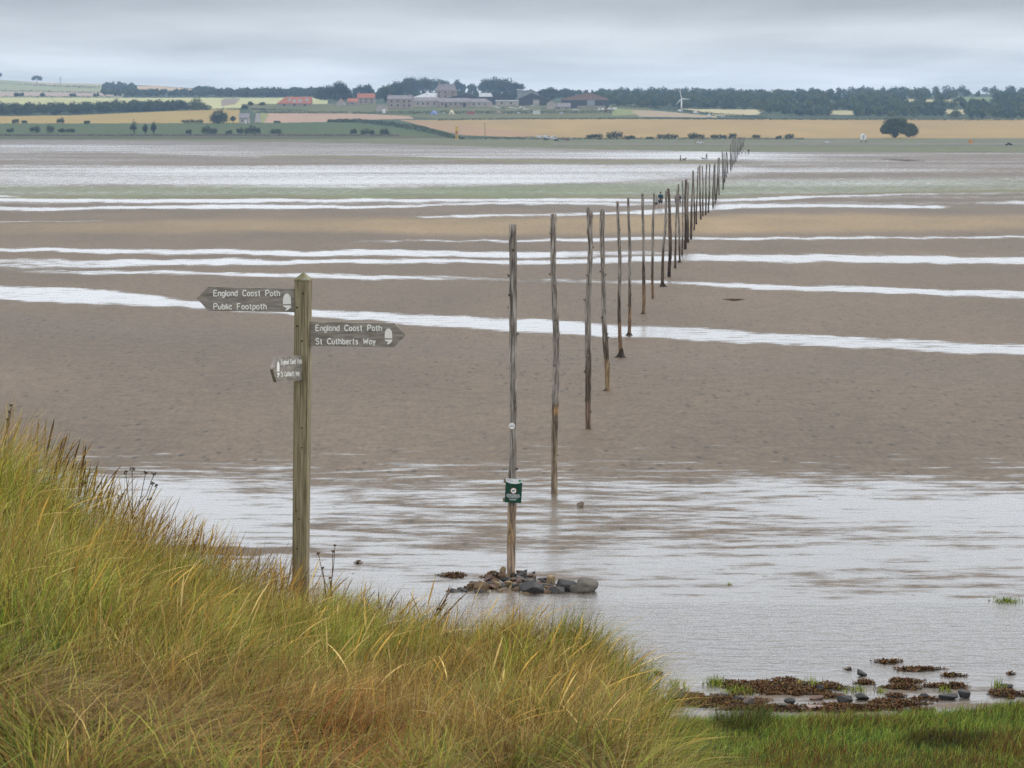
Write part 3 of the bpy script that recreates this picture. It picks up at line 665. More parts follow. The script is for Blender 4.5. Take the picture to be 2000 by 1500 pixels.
def fingerpost():
    YP = 24.5; s = pxm(YP); b = at(586, 1195, YP); b.z = float(bank_z(np.array([586.]), np.array([YP]))[0])-.05
    root = empty('fingerpost', b, 0, 'weathered wooden fingerpost with three arms standing in the dune grass', 'signpost')
    top = at(592.5, 545, YP)-b; lean = top.x/top.z
    hw = 13.6/s; rot = Matrix.Rotation(R(-13), 3, 'Z')
    def sh(v): return Vector((v.x+lean*v.z, v.y, v.z))
    # post, square in section, edges softened, slightly turned
    z1 = (at(592, 548, YP)-b).z; z2 = (at(592, 531, YP)-b).z
    bm = bmesh.new(); bmesh.ops.create_cube(bm, size=2)
    for v in bm.verts: v.co = Vector((v.co.x*hw*1.04, v.co.y*hw, z1 if v.co.z > 0 else -.4))
    bmesh.ops.bevel(bm, geom=[e for e in bm.edges if abs(e.verts[0].co.z-e.verts[1].co.z) > .5], offset=.007, segments=2, affect='EDGES')
    for v in bm.verts: v.co = sh(rot @ v.co)
    MB().bm(bm).build('post', M['timber'], root)
    cp = [sh(rot @ Vector((a*hw*1.1, c*hw*1.06, z1+dz))) for dz in (0, .012) for a, c in ((-1, -1), (1, -1), (1, 1), (-1, 1))]+[sh(Vector((0, 0, z2)))]
    MB().add(cp, [(3, 2, 1, 0), (0, 1, 5, 4), (1, 2, 6, 5), (2, 3, 7, 6), (3, 0, 4, 7), (4, 5, 8), (5, 6, 8), (6, 7, 8), (7, 4, 8)]).build('cap', M['moss_timber'], root)
    # bolt holes in the face
    for (px, rw) in ((594.8, 572), (583, 600), (583.6, 636), (593.5, 665), (597, 576)):
        if px == 597: 
            continue
        p = at(px, rw, YP)-b; y = -hw-.003-(p.x-lean*p.z)*math.tan(R(13))*-1*.0
        q = rot @ Vector(((px-591)/s, -hw-.002, 0)); q.z = p.z; q.x += lean*p.z
        MB().tube([q+Vector((0, -.001, 0)), q+Vector((0, .004, 0))], .0075, n=10).build('bolt_hole', M['hole'], root)
    for rw in (693, 742, 834, 873, 996, 1012, 1070):    # knots in the grain
        p = at(588, rw, YP)-b; q = rot @ Vector((rng.uniform(-.03, .03), -hw-.001, 0)); q.z = p.z; q.x += lean*p.z
        MB().ball(q, (.010, .002, .005), 10, 6).build('knot', M['hole'], root)
    def arm(pts, txt, ac, yb, thick=.028):
        # pts: outline in photo pixels at the post's distance -> metres
        out = []
        for px, rw in pts: p = at(px, rw, YP)-b; out.append((p.x, p.z))
        a = MB().prism(out, yb-thick, yb).build('finger_board', M['board'], root)
        for (t_, px0, px1, base, cap) in txt:
            p = at(px0, base, YP)-b; m = MB(); write(m, t_, p.x, p.z, (base-cap)/s, (px1-px0)/s, yb-thick-.001, .0056); m.build('lettering', M['white'], a)
        p = at(ac[0], ac[2], YP)-b; m = MB(); acorn(m, p.x, p.z, (ac[2]-ac[1])/s, yb-thick-.001, -.003); m.build('acorn_emblem', M['white'], a)
        return a
    arm([(384.6, 582.5), (407, 560), (577, 563.5), (577, 609.8), (407, 606.7)], [('England Coast Path', 418, 549, 578, 567), ('Public Footpath', 418, 523, 604, 593)], (561, 572, 606), .012)
    arm([(606, 628), (770.5, 631.4), (793.4, 654), (769.4, 678.3), (606, 675.4)], [('England Coast Path', 617, 748, 646, 635), ('St Cuthberts Way', 617, 736, 672, 661)], (759, 640, 672), .012)
    # third arm, turned towards the dunes: pivot on the face of the post
    pv = at(590, 717.5, YP)-b
    Lb = .78; hb = .108
    prof = [(0, -hb), (0, hb), (-Lb+.10, hb), (-Lb, 0), (-Lb+.10, -hb)]
    aa = MB().prism(prof, -.014, .014)
    g = bpy.data.objects
    arm3 = aa.build('finger_board', M['board'], root); arm3.location = (pv.x, -hw+.04, pv.z); arm3.rotation_euler = (0, R(3.4), R(75))
    m = MB(); write(m, 'England Coast Path', -.58, .036, .040, .54, -.015, .0036); m.build('lettering', M['white'], arm3)
    m = MB(); write(m, 'St Cuthberts Way', -.58, -.066, .040, .48, -.015, .0036); m.build('lettering', M['white'], arm3)
    m = MB(); acorn(m, -.655, -.07, .14, -.015, -.003); m.build('acorn_emblem', M['white'], arm3)
fingerpost()

# ------------------------------------------------------------------ the line of poles
POLES = [(1000,1126,1002,438,17),(1083,963,1083,418,14.5),(1151,838,1149,405,13),(1184,763,1177,408,11),(1213,698,1206,393,8),(1229,655,1229,385,6.8),(1256,613,1257,378,6.6),
 (1275,583,1276,377,6),(1294,560,1301,372,6.5),(1309,541,1306,368,7.5),(1319,524,1322,370,4.6),(1327,513,1325,359,4.8),(1333,498,1333,352,4.2),(1338,487,1340,350,6),(1344,474,1343,356,5.2),
 (1350,467,1353,333,5.2),(1356,450,1355,345,3.6),(1360,438,1363,326,3.6),(1368,429,1367,322,3.8),(1373,422,1372,324,3.2),(1378,420,1380,320,3.8),(1384,416,1386,320,3.4),(1392,405,1395,320,3.6),
 (1396,398,1397,319,3.2),(1399,390,1403,308,3),(1404,381,1405,308,2.8),(1412,370,1411,296,3),(1415,356,1414,298,2.8),(1418,346,1418,296,2.6),(1421,338,1420,298,2.4),(1427,332,1427,280,2.6),
 (1430,326,1430,272,2.4),(1434,320,1433,270,2.4),(1437,316,1437,270,2.2),(1440,308,1441,267,2.2),(1443,302,1445,268,2),(1446,296,1448,267,2),(1449,291,1451,268,1.8),(1452,287,1453,268,1.8)]
PLAB = ['tall grey knotty pole rising from the stone cairn, with a white disc', 'second pole from the cairn, pale grey with an orange lichen patch low down',
 'third pole from the cairn, grey above and wet brown in its lower third', 'fourth pole from the cairn, leaning with a bent thin top',
 'fifth pole from the cairn, rising from a skirt of black weed', 'sixth pole from the cairn, slim with a small weed skirt', 'seventh pole from the cairn, slim with a flat dark stain at its foot',
 'eighth pole from the cairn, thin and pale brown near the sand', 'ninth pole from the cairn, crooked with a black weedy foot', 'thick dark brown pole, stoutest of the middle run, tenth from the cairn',
 'eleventh pole from the cairn, thin, just beyond the thick dark one', 'twelfth pole from the cairn with a black foot in the water strip', 'thirteenth pole from the cairn, slender and grey',
 'fourteenth pole from the cairn with a thick black lower half', 'fifteenth pole from the cairn, thin top over a dark foot', 'sixteenth pole from the cairn, taller and darker than its neighbours']
def pole(i, bx, br, tx, tr, wd):
    rg = np.random.default_rng(100+i)
    c = gp(bx, br); s = pxm(c.y)
    if i == 0: c = at(1000, 1126, 50.2); c.z = 0.0; s = pxm(c.y)
    top = at(tx, tr, c.y)-c
    if i < 16: lab, grp = PLAB[i], 'marker poles across the sands'
    elif i < 30: lab, grp = 'thin distant pole with a dark foot, between the tall dark pole and the far cluster', 'thin poles between the tall dark pole and the far cluster'
    else: lab, grp = 'far grey pole merging into the cluster at the end of the line', 'poles in the far cluster at the end of the line'
    root = empty('marker_pole', c, 0, lab, 'marker pole', grp)
    H = top.z; rad = wd/s/2*.9
    nr = 60 if i < 10 else 26; ns = 12 if i < 10 else 7
    stain = rg.uniform(.22, .42) if i > 1 else .0
    if i >= 2 and i < 4: stain = .33 if i == 2 else .30
    if i > 12: stain = rg.uniform(.4, .55)
    amp = rad*(.25 if i == 0 else .55 if i < 10 else .4)
    ph = rg.uniform(0, 6, 4)
    knots = sorted(rg.uniform(.03, .97, 16 if i < 10 else 6))
    V = []; C = []
    for j in range(nr+1):
        t = j/nr; z = -.5+(H+.5)*t; tz = max(0, z/H)
        ox = top.x*tz+amp*(math.sin(tz*5+ph[0])*.8+math.sin(tz*11+ph[1])*.35); oy = amp*math.sin(tz*6+ph[2])*.8
        r0 = rad*(1.08-.28*tz) if i > 3 else rad*(1.03-.12*tz)
        kn = sum(math.exp(-((tz-k)/.006)**2) for k in knots)
        for k in range(ns):
            a = 2*math.pi*k/ns
            r = r0*(1+.09*math.sin(a*2+ph[3]+tz*9)+rg.normal(0, .035)+.22*kn*max(0, math.cos(a-ph[1]-tz*40)))
            V.append((ox+r*math.cos(a), oy+r*math.sin(a), z))
            edge = stain+.04*math.sin(a*2+tz*30)
            wgt = float(np.clip((edge-tz)/.05+.5, 0, 1)) if stain else 0
            g = 1-.0*wgt; cc = np.array([1, 1, 1])*(1-wgt)+np.array([.36, .29, .23])*wgt
            if i > 1 and tz < .06: cc = cc*.5
            if i == 3 and tz < .18: cc = np.array([.95, .75, .45])
            if i == 2 and tz < .12: cc = np.array([.6, .45, .36])
            if i == 1 and tz < .32: cc = np.array([.85, .72, .55])*(.75 if .18 < tz else 1)
            if i == 1 and .295 < tz < .315 and math.cos(a-5.2) > .45: cc = np.array([1.5, .95, .45])
            if i == 0 and tz < .22: cc = np.array([1.15, .95, .75])
            if i in (9, 13): cc = cc*np.array([.5, .42, .36])
            if i in (4, 5, 6, 7) and tz < stain*.6: cc = np.array([.75, .52, .33])
            if i > 15: cc = cc*.8
            C.append(cc)
    Q = [(j*ns+k, j*ns+(k+1) % ns, (j+1)*ns+(k+1) % ns, (j+1)*ns+k) for j in range(nr) for k in range(ns)]
    n0 = len(V); V.append((V[nr*ns][0]-rad, V[nr*ns][1], H+rad*.1)); C.append(np.array([.9, .9, .9]))
    Q2 = [(nr*ns+k, nr*ns+(k+1) % ns, n0, n0) for k in range(ns)]
    me = bpy.data.meshes.new('shaft'); me.from_pydata(V, [], Q+[(a, b_, c_) for a, b_, c_, _ in Q2]); me.materials.append(M['pole'])
    a_ = me.attributes.new('Col', 'FLOAT_COLOR', 'POINT'); a_.data.foreach_set('color', [x for q in C for x in (*q, 1)])
    me.polygons.foreach_set('use_smooth', [True]*len(me.polygons)); o = link(bpy.data.objects.new('shaft', me), root)
    if i < 6:      # snapped branch stubs
        for k in range(13 if i < 2 else 7):
            tz = rg.uniform(.08, .95); j = int((tz*H+.5)/(H+.5)*nr); a = rg.uniform(0, 6.28); vv = Vector(V[j*ns+int(a/6.283*ns) % ns]); cx_ = np.mean([V[j*ns+q][0] for q in range(ns)]); cy_ = np.mean([V[j*ns+q][1] for q in range(ns)])
            d = (vv-Vector((cx_, cy_, vv.z))).normalized()
            MB().tube([vv-d*rad*.3, vv+d*rad*.25+Vector((0, 0, rad*.2)), vv+d*rad*.45+Vector((0, 0, rad*.4))], [rad*.42, rad*.3, rad*.2], n=7, col=(.7, .65, .6)).build('branch_stub', M['pole'], root, True)
    return root, H, rad, s, c
P0 = None
for i, a in enumerate(POLES):
    r_ = pole(i, *a)
    if i == 0: P0 = r_
root, H, rad, s, c0 = P0
# white disc and torn wood on the first pole
z = (at(1000, 831, c0.y)-c0).z; xx = (at(1000, 831, c0.y)-c0).x
m = MB(); m.tube([(xx, -rad*1.15-.012, z), (xx, -rad*1.15, z)], .055, n=24); d = m.build('waymark_disc', M['white'], root)
m = MB(); pts = [(xx+.043*math.cos(a), z+.008+.034*math.sin(a)) for a in np.linspace(0, math.pi, 12)]; m.prism([(p[0], p[1]) for p in pts], -rad*1.15-.0145, -rad*1.15-.0122); m.build('acorn_emblem', M['signwhite'], d)
m = MB(); m.box(xx-.045, xx+.045, -rad*1.15-.0145, -rad*1.15-.0122, z-.006, z+.002); m.build('emblem_line', M['hole'], d)
m = MB()
zt = (at(1000, 1045, c0.y)-c0).z
for k in range(16):
    a = random.uniform(-1.2, 1.2); x_ = math.sin(a)*rad*.95; y_ = -math.cos(a)*rad*.95
    z_ = zt+random.uniform(-.16, .10); m.tube([(x_, y_, z_), (x_*1.1+random.uniform(-.015, .015), y_*1.25-.004, z_+random.uniform(.05, .11)), (x_*1.25, y_*1.4-.008, z_+random.uniform(.10, .17))], [.011, .008, .002], n=5)
m.build('splintered_bark', M['splinter'], root)
# green notice on its two battens
def notice():
    Yn = c0.y-.12; p0 = at(1003, 958.5, Yn); s = pxm(Yn)
    root = empty('notice_sign', p0, 0, 'small dark green notice with a white header fixed to the cairn pole', 'sign')
    root.rotation_euler = (0, R(3.2), 0)
    w = 16.4/s; h = 24/s
    pan = MB().box(-w, w, -.004, .004, -h, h, bev=.0015).build('panel', M['signgreen'], root)
    arc = [(-w+.001, h-.001), (-w+.001, h-.055)]+[(x, h-.055-.038*(1-(x/w)**2)) for x in np.linspace(-w+.001, w-.001, 14)[1:-1]]+[(w-.001, h-.055), (w-.001, h-.001)]
    MB().prism(arc, -.0062, -.0042).build('header', M['signwhite'], pan)
    m = MB(); m.box(w*.55, w*.80, -.0072, -.0064, h-.055, h-.015); m.box(w*.82, w*.92, -.0072, -.0064, h-.03, h-.018); m.build('logo', M['logo'], pan)
    m = MB(); m.box(-w*.88, -w*.80, -.0072, -.0064, h-.025, h-.014); m.box(-w*.78, -w*.3, -.0072, -.0064, h-.026, h-.020); m.box(-w*.88, -w*.1, -.0072, -.0064, h-.048, h-.042); m.build('header_print', mat('grey_print', (.25, .27, .28)), pan)
    m = MB(); m.tube([(0, -.0066, .0), (0, -.0044, .0)], .052, n=28); ci = m.build('pictogram_ring', M['pink'], pan)
    m = MB(); m.tube([(0, -.0078, .0), (0, -.0068, .0)], .045, n=28); m.build('pictogram_disc', M['white'], pan)
    dog = [(-.026, .004), (-.034, .016), (-.028, .012), (-.022, .010), (.008, .010), (.012, .020), (.016, .026), (.018, .020), (.030, .016), (.030, .011), (.020, .008), (.016, -.002), (.015, -.024), (.010, -.024), (.008, -.006), (-.010, -.006), (-.016, -.024), (-.021, -.024), (-.022, -.004)]
    MB().prism(dog, -.0088, -.0080).build('dog_pictogram', M['black'], pan)
    m = MB()
    for q, (z_, l_) in enumerate(((-.066, .75), (-.080, .83), (-.094, .86), (-.108, .80), (-.122, .62), (-.150, .46), (-.164, .42))):
        x_ = -w*l_
        while x_ < w*l_-.01:
            ln = random.uniform(.012, .034); x1 = min(x_+ln, w*l_); m.box(x_, x1, -.0052, -.0043, z_-.0035, z_+.0035); x_ = x1+.006
    m.build('small_print', M['signwhite'], pan)
    for z_ in (h-.05, -h+.045):
        MB().box(-w-.035, w-.02, .006, .03, z_-.035, z_+.035, bev=.003).build('batten', M['timber'], root)
notice()

# ------------------------------------------------------------------ stones
SC_DARK = (.048, .048, .050); SC_GREY = (.115, .105, .09); SC_TAN = (.26, .19, .11); SC_BROWN = (.13, .085, .05); SC_RED = (.14, .085, .07)
def rock_mesh(w, d, h, col, n=22, rg=None, smooth=False, flat=.0, name='stone', peak=0):
    rg = rg or rng; P = []
    for k in range(n):
        v = rg.normal(0, 1, 3); v /= np.linalg.norm(v); v = np.sign(v)*np.abs(v)**.75
        P.append((v[0]*w/2, v[1]*d/2, (v[2]*.5+.5)*h-.12*h))
    if peak: P.append((peak*w, 0, h))
    m = MB().hull([Vector(p) for p in P], col)
    if smooth:
        bm = bmesh.new(); bmesh.ops.create_icosphere(bm, subdivisions=3, radius=1); sd_ = rg.uniform(0, 50)
        for v in bm.verts:
            q = v.co.normalized(); k_ = 1+.30*mnoise.noise(q*1.3+Vector((sd_, 0, 0)))+.14*mnoise.noise(q*2.9+Vector((0, sd_, 0)))
            e_ = [math.copysign(abs(a)**.85, a) for a in q]
            v.co = Vector((e_[0]*w/2*.92*k_+peak*max(0, e_[2])*w*.3, e_[1]*d/2*k_, (e_[2]*.5+.42)*h*.85*k_))
        return MB().bm(bm, col)
    bm = bmesh.new(); vs = [bm.verts.new(v) for v in m.v]
    for f in m.f: bm.faces.new([vs[i] for i in f])
    bmesh.ops.dissolve_limit(bm, angle_limit=R(14), verts=bm.verts, edges=bm.edges)
    bmesh.ops.bevel(bm, geom=bm.edges[:], offset=min(w, h)*(.10 if smooth else .035), segments=1, affect='EDGES')
    return MB().bm(bm, col)
def stone(px, row, wpx, hpx, col, label, group=None, Y=None, z=None, peak=0, n=20, smooth=False, name='stone', depth=.8, rz=None):
    c = gp(px, row) if Y is None else at(px, row, Y)
    if z is not None: c.z = z
    s = pxm(c.y); w = wpx/s; h = hpx/s
    m = rock_mesh(w*1.25, w*depth*1.15, h*1.38, col, n, smooth=smooth, peak=peak)
    o = m.build(name, M['rock'], loc=c, smooth=smooth); o.rotation_euler = (0, 0, 0 if rz is None else rz)
    return prop(o, label, 'stone', group)
CA = 'stones of the cairn round the tall pole'
def cairn_at(px, row):       # the heap is about two metres deep
    Y = 48.9+(1167-row)*.030; return Y
def cst(cxp, cyb, w, h, col, label, peak=0, smooth=False, n=20, depth=.9):
    px = 850+cxp/5; row = 900+cyb/5; Y = cairn_at(px, row)
    stone(px, row, w/5, h/5, col, label, CA, Y=Y, peak=peak, smooth=smooth, n=n, depth=depth, rz=rng.uniform(-.2, .2))
random.seed(4); rng = np.random.default_rng(44)
big = [
 (1445, 1300, 240, 125, SC_GREY, 'big smooth grey boulder with a flat end, outermost in the cairn', .2, True, 30),
 (1285, 1290, 190, 105, SC_DARK, 'long dark slab sloping against the big smooth grey boulder', -.35, False, 16),
 (1130, 1225, 95, 100, SC_TAN, 'tan pointed stone standing upright between the pole and the grey boulder', 0, False, 16),
 (925, 1320, 240, 110, SC_DARK, 'largest black angular stone in the front of the cairn', .1, False, 18),
 (1195, 1325, 155, 90, SC_DARK, 'black blocky stone in front of the long dark slab', 0, False, 18),
 (878, 1342, 110, 62, SC_TAN, 'tan triangular stone at the very front of the cairn', 0, False, 12),
 (705, 1322, 175, 40, SC_BROWN, 'flat reddish brown stone lying at the front of the cairn', 0, False, 18),
 (590, 1250, 95, 62, SC_TAN, 'pale tan wedge stone in the middle of the cairn', -.2, False, 12),
 (455, 1290, 170, 90, SC_BROWN, 'brown tilted slab near the seaward tail of the cairn', -.1, False, 16),
 (205, 1318, 115, 72, SC_DARK, 'dark peaked stone near the tip of the cairn tail', 0, False, 12),
 (122, 1312, 72, 50, SC_RED, 'small dark red stone at the tip of the cairn tail', 0, False, 12),
 (662, 1112, 62, 72, SC_TAN, 'pinkish tan stone standing on top of the cairn beside the pole', 0, False, 14),
 (655, 1160, 95, 62, SC_BROWN, 'ochre brown stone below the standing one beside the pole', 0, False, 16),
 (848, 1165, 105, 80, SC_DARK, 'dark wedge stone with a raised corner hard against the pole', .4, False, 12),
 (828, 1205, 95, 60, SC_GREY, 'grey brown stone just in front of the pole foot', 0, False, 16),
 (1098, 1335, 85, 68, SC_BROWN, 'mottled brown stone beside the largest black stone', 0, False, 16),
 (1100, 1265, 75, 46, SC_TAN, 'ochre stone under the tan pointed stone', 0, False, 16),
 (1030, 1235, 75, 50, SC_RED, 'rusty pink stone beside the tan pointed stone', 0, False, 16),
 (430, 1320, 100, 56, SC_DARK, 'black stone under the brown tilted slab', 0, False, 16),
 (745, 1250, 70, 34, SC_TAN, 'small tan stone in the middle row of the cairn', 0, False, 14),
 (840, 1240, 66, 36, SC_TAN, 'small buff stone beside the largest black stone', .1, False, 14),
 (715, 1225, 78, 44, SC_TAN, 'sandy stone right below the pole', .1, False, 14),
 (912, 1190, 70, 44, SC_DARK, 'small black stone behind the wedge stone', 0, False, 14),
]
for (a, b_, w_, h_, c_, l_, pk, sm, n_) in big: cst(a, b_, w_, h_, c_, l_, pk, sm, n_)
pal_c = [SC_DARK, SC_DARK, SC_GREY, SC_BROWN, SC_RED, SC_DARK, (.24, .19, .14)]
for k in range(84):
    t = k/83; cxp = 240+1090*(rng.random()+rng.random())/2 if k % 3 else 240+1090*rng.random(); hmax = np.interp(cxp, [180, 450, 600, 740, 900, 1100, 1330], [20, 120, 185, 225, 185, 110, 30])
    cyb = 1310-hmax*rng.random(); w_ = rng.uniform(55, 120)
    cst(cxp, cyb, w_, w_*rng.uniform(.45, .7), pal_c[rng.integers(0, len(pal_c))], 'small angular dark or brown stone packed among the larger cairn stones', n=9)
# stones along the wrack line
for (px, row, w_, h_, c_, l_, pk, sm) in [
 (1684, 1320, 19, 13, SC_DARK, 'dark peaked stone standing alone on the wet sand beyond the wrack', 0, False),
 (1286, 1317, 16, 6, SC_DARK, 'small flat dark stone on the wet sand just off the dune', 0, True),
 (1319, 1367, 32, 21, SC_GREY, 'rounded grey stone where the wrack meets the dune', -.1, True),
 (1413, 1362, 18, 9, SC_GREY, 'small grey stone half buried at the edge of the broad wrack bed', 0, True),
 (1441, 1370, 22, 9, SC_DARK, 'low dark stone in the wet gap behind the wrack', 0, True),
 (1464, 1378, 21, 15, (.17, .14, .13), 'brownish peaked stone behind the turf edge', 0, False),
 (1543, 1374, 19, 10, SC_DARK, 'small black stone in the pool between the wrack beds', 0, True),
 (1528, 1382, 20, 8, SC_GREY, 'flat grey stone touching the lower wrack bed', 0, True),
 (1649, 1374, 30, 15, SC_DARK, 'domed black stone at the head of the lower wrack bed', 0, True),
 (1683, 1366, 26, 10, SC_DARK, 'low dark stone just beyond the domed black stone', -.1, True),
 (1602, 1349, 13, 11, SC_DARK, 'tiny dark stone poking out of the upper wrack bed', 0, False),
 (1801, 1364, 22, 9, SC_DARK, 'dark stone lying against a small wrack clump', 0, True),
 (1850, 1365, 37, 11, SC_DARK, 'long low black stone, larger of a touching couple', 0, True),
 (1884, 1362, 26, 14, SC_DARK, 'humped black stone, smaller of a touching couple', 0, True),
 (1590, 1384, 30, 8, (.33, .25, .23), 'flat pinkish stone between the wrack and the turf', 0, True),
 (1771, 1391, 15, 8, SC_DARK, 'small dark stone sitting in the lowest wrack patch', 0, True),
 (1595, 1366, 25, 7, SC_RED, 'flat reddish stone in the pool', 0, True),
 (1965, 1343, 26, 6, SC_DARK, 'flat dark stone behind the wrack at the turf corner', 0, True),
 (1134, 990, 14, 8, (.2, .16, .12), 'small brown stone on the wet flats beside the second pole', .2, False)]:
    stone(px, row, w_, h_, c_, l_, None, peak=pk, smooth=sm and w_ < 22, n=15)
# ------------------------------------------------------------------ seaweed
def wrack(px, row, w_, hgt, label, dens=1.0, dpx=None, col=None, group='brown wrack on the sand'):
    c = gp(px, row); s = pxm(c.y); rx = w_/2/s*1.12; ry = (dpx or max(4, w_*.10))/2*(c.y**2)/(F*CAMZ); ry = max(ry, .05)
    n = int(min(9000, max(40, 3600*rx*ry*4*dens))); a = rng.uniform(0, 6.283, n); q = np.sqrt(rng.random(n))
    edge = 1+.28*np.sin(a*3+px)+.2*np.sin(a*7+row)
    x = np.cos(a)*q*rx*edge; y = np.sin(a)*q*ry*edge
    lump = fbm(x/.16+px, y/.22+row, 7, 3)
    z = hgt*(1-q**2)*(.35+lump*1.0)
    k = lump > .30; x, y, z, q = x[k], y[k], z[k], q[k]; n = len(x)
    base = np.array([[.15, .060, .020], [.11, .045, .018], [.19, .10, .030], [.075, .032, .016], [.13, .10, .025]]) if col is None else np.array(col)
    cc = base[rng.integers(0, len(base), n)]*rng.uniform(.7, 1.3, (n, 1))
    hgt = hgt*.65; z = z*.65; L = rng.uniform(.02, .055, n); w2 = rng.uniform(.006, .013, n); hd = rng.uniform(0, 6.283, n); el = rng.uniform(-.2, .9, n)
    d = np.stack([np.cos(hd)*np.cos(el), np.sin(hd)*np.cos(el), np.sin(el)], 1); sd = np.stack([-np.sin(hd), np.cos(hd), rng.uniform(-.5, .5, n)], 1)
    p = np.stack([x, y, z+.004], 1)
    V = np.stack([p-sd*w2[:, None]*.4, p+sd*w2[:, None]*.4, p+d*L[:, None]*.7+sd*w2[:, None], p+d*L[:, None]+sd*w2[:, None]*.1, p+d*L[:, None]*.7-sd*w2[:, None]], 1).reshape(-1, 3)
    i = np.arange(n)[:, None]*5; Q = np.concatenate([np.concatenate([i, i+1, i+2, i+4], 1), np.concatenate([i+4, i+2, i+3, i+3], 1)])
    Q3 = np.concatenate([np.stack([i[:, 0], i[:, 0]+1, i[:, 0]+2], 1), np.stack([i[:, 0], i[:, 0]+2, i[:, 0]+4], 1), np.stack([i[:, 0]+4, i[:, 0]+2, i[:, 0]+3], 1)])
    # damp mat under the fronds
    m = 28; th = np.linspace(0, 2*np.pi, m, endpoint=False); eg = 1+.28*np.sin(th*3+px)+.2*np.sin(th*7+row)
    ring = np.stack([np.cos(th)*rx*eg*.86, np.sin(th)*ry*eg*.86, np.full(m, .003)], 1); n0 = len(V)
    V = np.concatenate([V, ring, [[0, 0, .004+hgt*.35]]]); Q3 = np.concatenate([Q3, [[n0+a_, n0+(a_+1) % m, n0+m] for a_ in range(m)]])
    C = np.concatenate([np.repeat(cc, 5, 0), np.tile([[.05, .032, .02]], (m+1, 1))])
    o = np_mesh('wrack_bed' if w_ > 90 else 'wrack_clump', V, Q3, M['weed'], C); o.location = c
    return prop(o, label, 'seaweed', group)
for (px, row, w_, h_, dp, l_) in [
 (1385, 1370, 190, .05, 26, 'broad dark brown wrack bed between the dune and the brown peaked stone'),
 (1500, 1384, 150, .035, 12, 'narrow wrack bed along the turf edge beside the brown peaked stone'),
 (1490, 1342, 160, .05, 24, 'long wrack bed with green grass growing through it'),
 (1532, 1332, 56, .08, 10, 'humped brown wrack clump on the wet sand behind the long bed'),
 (1562, 1352, 110, .04, 16, 'brown wrack bed between the long grassy bed and the upper mound'),
 (1618, 1342, 60, .07, 14, 'upper wrack mound with a tiny dark stone in it'),
 (1622, 1360, 42, .03, 8, 'thin wrack patch beside the flat reddish stone'),
 (1660, 1384, 170, .06, 16, 'long lower wrack bed in front of the domed black stone'),
 (1748, 1376, 95, .07, 16, 'knobbly wrack bed behind the lowest strand of weed'),
 (1790, 1389, 70, .03, 9, 'lowest wrack patch, right against the marsh turf'),
 (1688, 1334, 38, .05, 8, 'small wrack clump in front of the lone peaked dark stone'),
 (1767, 1332, 58, .05, 10, 'feathery wrack clump on the bare wet sand'),
 (1764, 1343, 66, .05, 10, 'flat brown wrack clump just in front of the feathery one'),
 (1852, 1341, 80, .06, 10, 'oval wrack clump on the wet sand with grass beside it'),
 (1748, 1361, 34, .06, 10, 'small round wrack clump behind the knobbly bed'),
 (1808, 1366, 52, .04, 7, 'wrack clump holding a dark stone at its edge'),
 (1968, 1357, 70, .09, 14, 'dark wrack heap where the marsh turf begins'),
 (1734, 1294, 44, .05, 8, 'isolated wrack clump, farthest out on the wet sand'),
 (1792, 1308, 78, .04, 8, 'stretched strand of wrack out on the wet sand'),
 (1658, 1308, 14, .05, 5, 'tiny wrack sprig beside the lone peaked dark stone'),
 (1862, 1320, 44, .03, 6, 'thin line of wrack beyond the oval clump'),
 (1974, 1317, 16, .03, 4, 'tiny brown wrack scrap near the edge of the sand'),
 (885, 1125, 46, .07, 8, 'yellowish brown wrack clump on the water beside the cairn'),
 (964, 1126, 40, .10, 8, 'wrack draped behind the cairn next to the pole')]:
    wrack(px, row, w_, h_, l_, dpx=dp)
wrack(1433, 586, 30, .05, 'brown weed patch lying alone beside the middle water strip', dpx=3, dens=.3)
wrack(1762, 313, 44, .8, 'reddish brown weed bank far out near the causeway', dpx=5, dens=.004)
wrack(700, 1100, 12, .05, 'dark scrap of weed on the wet sand behind the fingerpost foot', dpx=3)
def skirt(i, wpx, hpx):
    bx, br = POLES[i][:2]; c = gp(bx, br); s = pxm(c.y); w = wpx/s/2; h = hpx/s
    m = MB(); n = 14; lv = [(0, 1), (.10, .75), (.35, .45), (.7, .30), (1, .18)]
    V = []
    for (t, r) in lv:
        for k in range(n):
            a = 6.283*k/n; rr = w*r*(1+.25*math.sin(a*3+i+t*5)+rng.uniform(-.1, .1)); V.append((rr*math.cos(a), rr*math.sin(a)*.8, h*t))
    Fc = [(j*n+k, j*n+(k+1) % n, (j+1)*n+(k+1) % n, (j+1)*n+k) for j in range(len(lv)-1) for k in range(n)]
    o = m.add(V, Fc, (.045, .034, .026)).build('weed_skirt', M['weed'], loc=c)
    prop(o, 'black weed heaped round the foot of the %s pole' % {3: 'bent-topped fourth', 4: 'fifth', 5: 'sixth', 6: 'seventh', 8: 'crooked ninth', 11: 'twelfth'}[i], 'seaweed')
for a in ((3, 14, 6), (4, 24, 20), (5, 15, 14), (6, 13, 5), (8, 18, 12), (11, 12, 6)): skirt(*a)

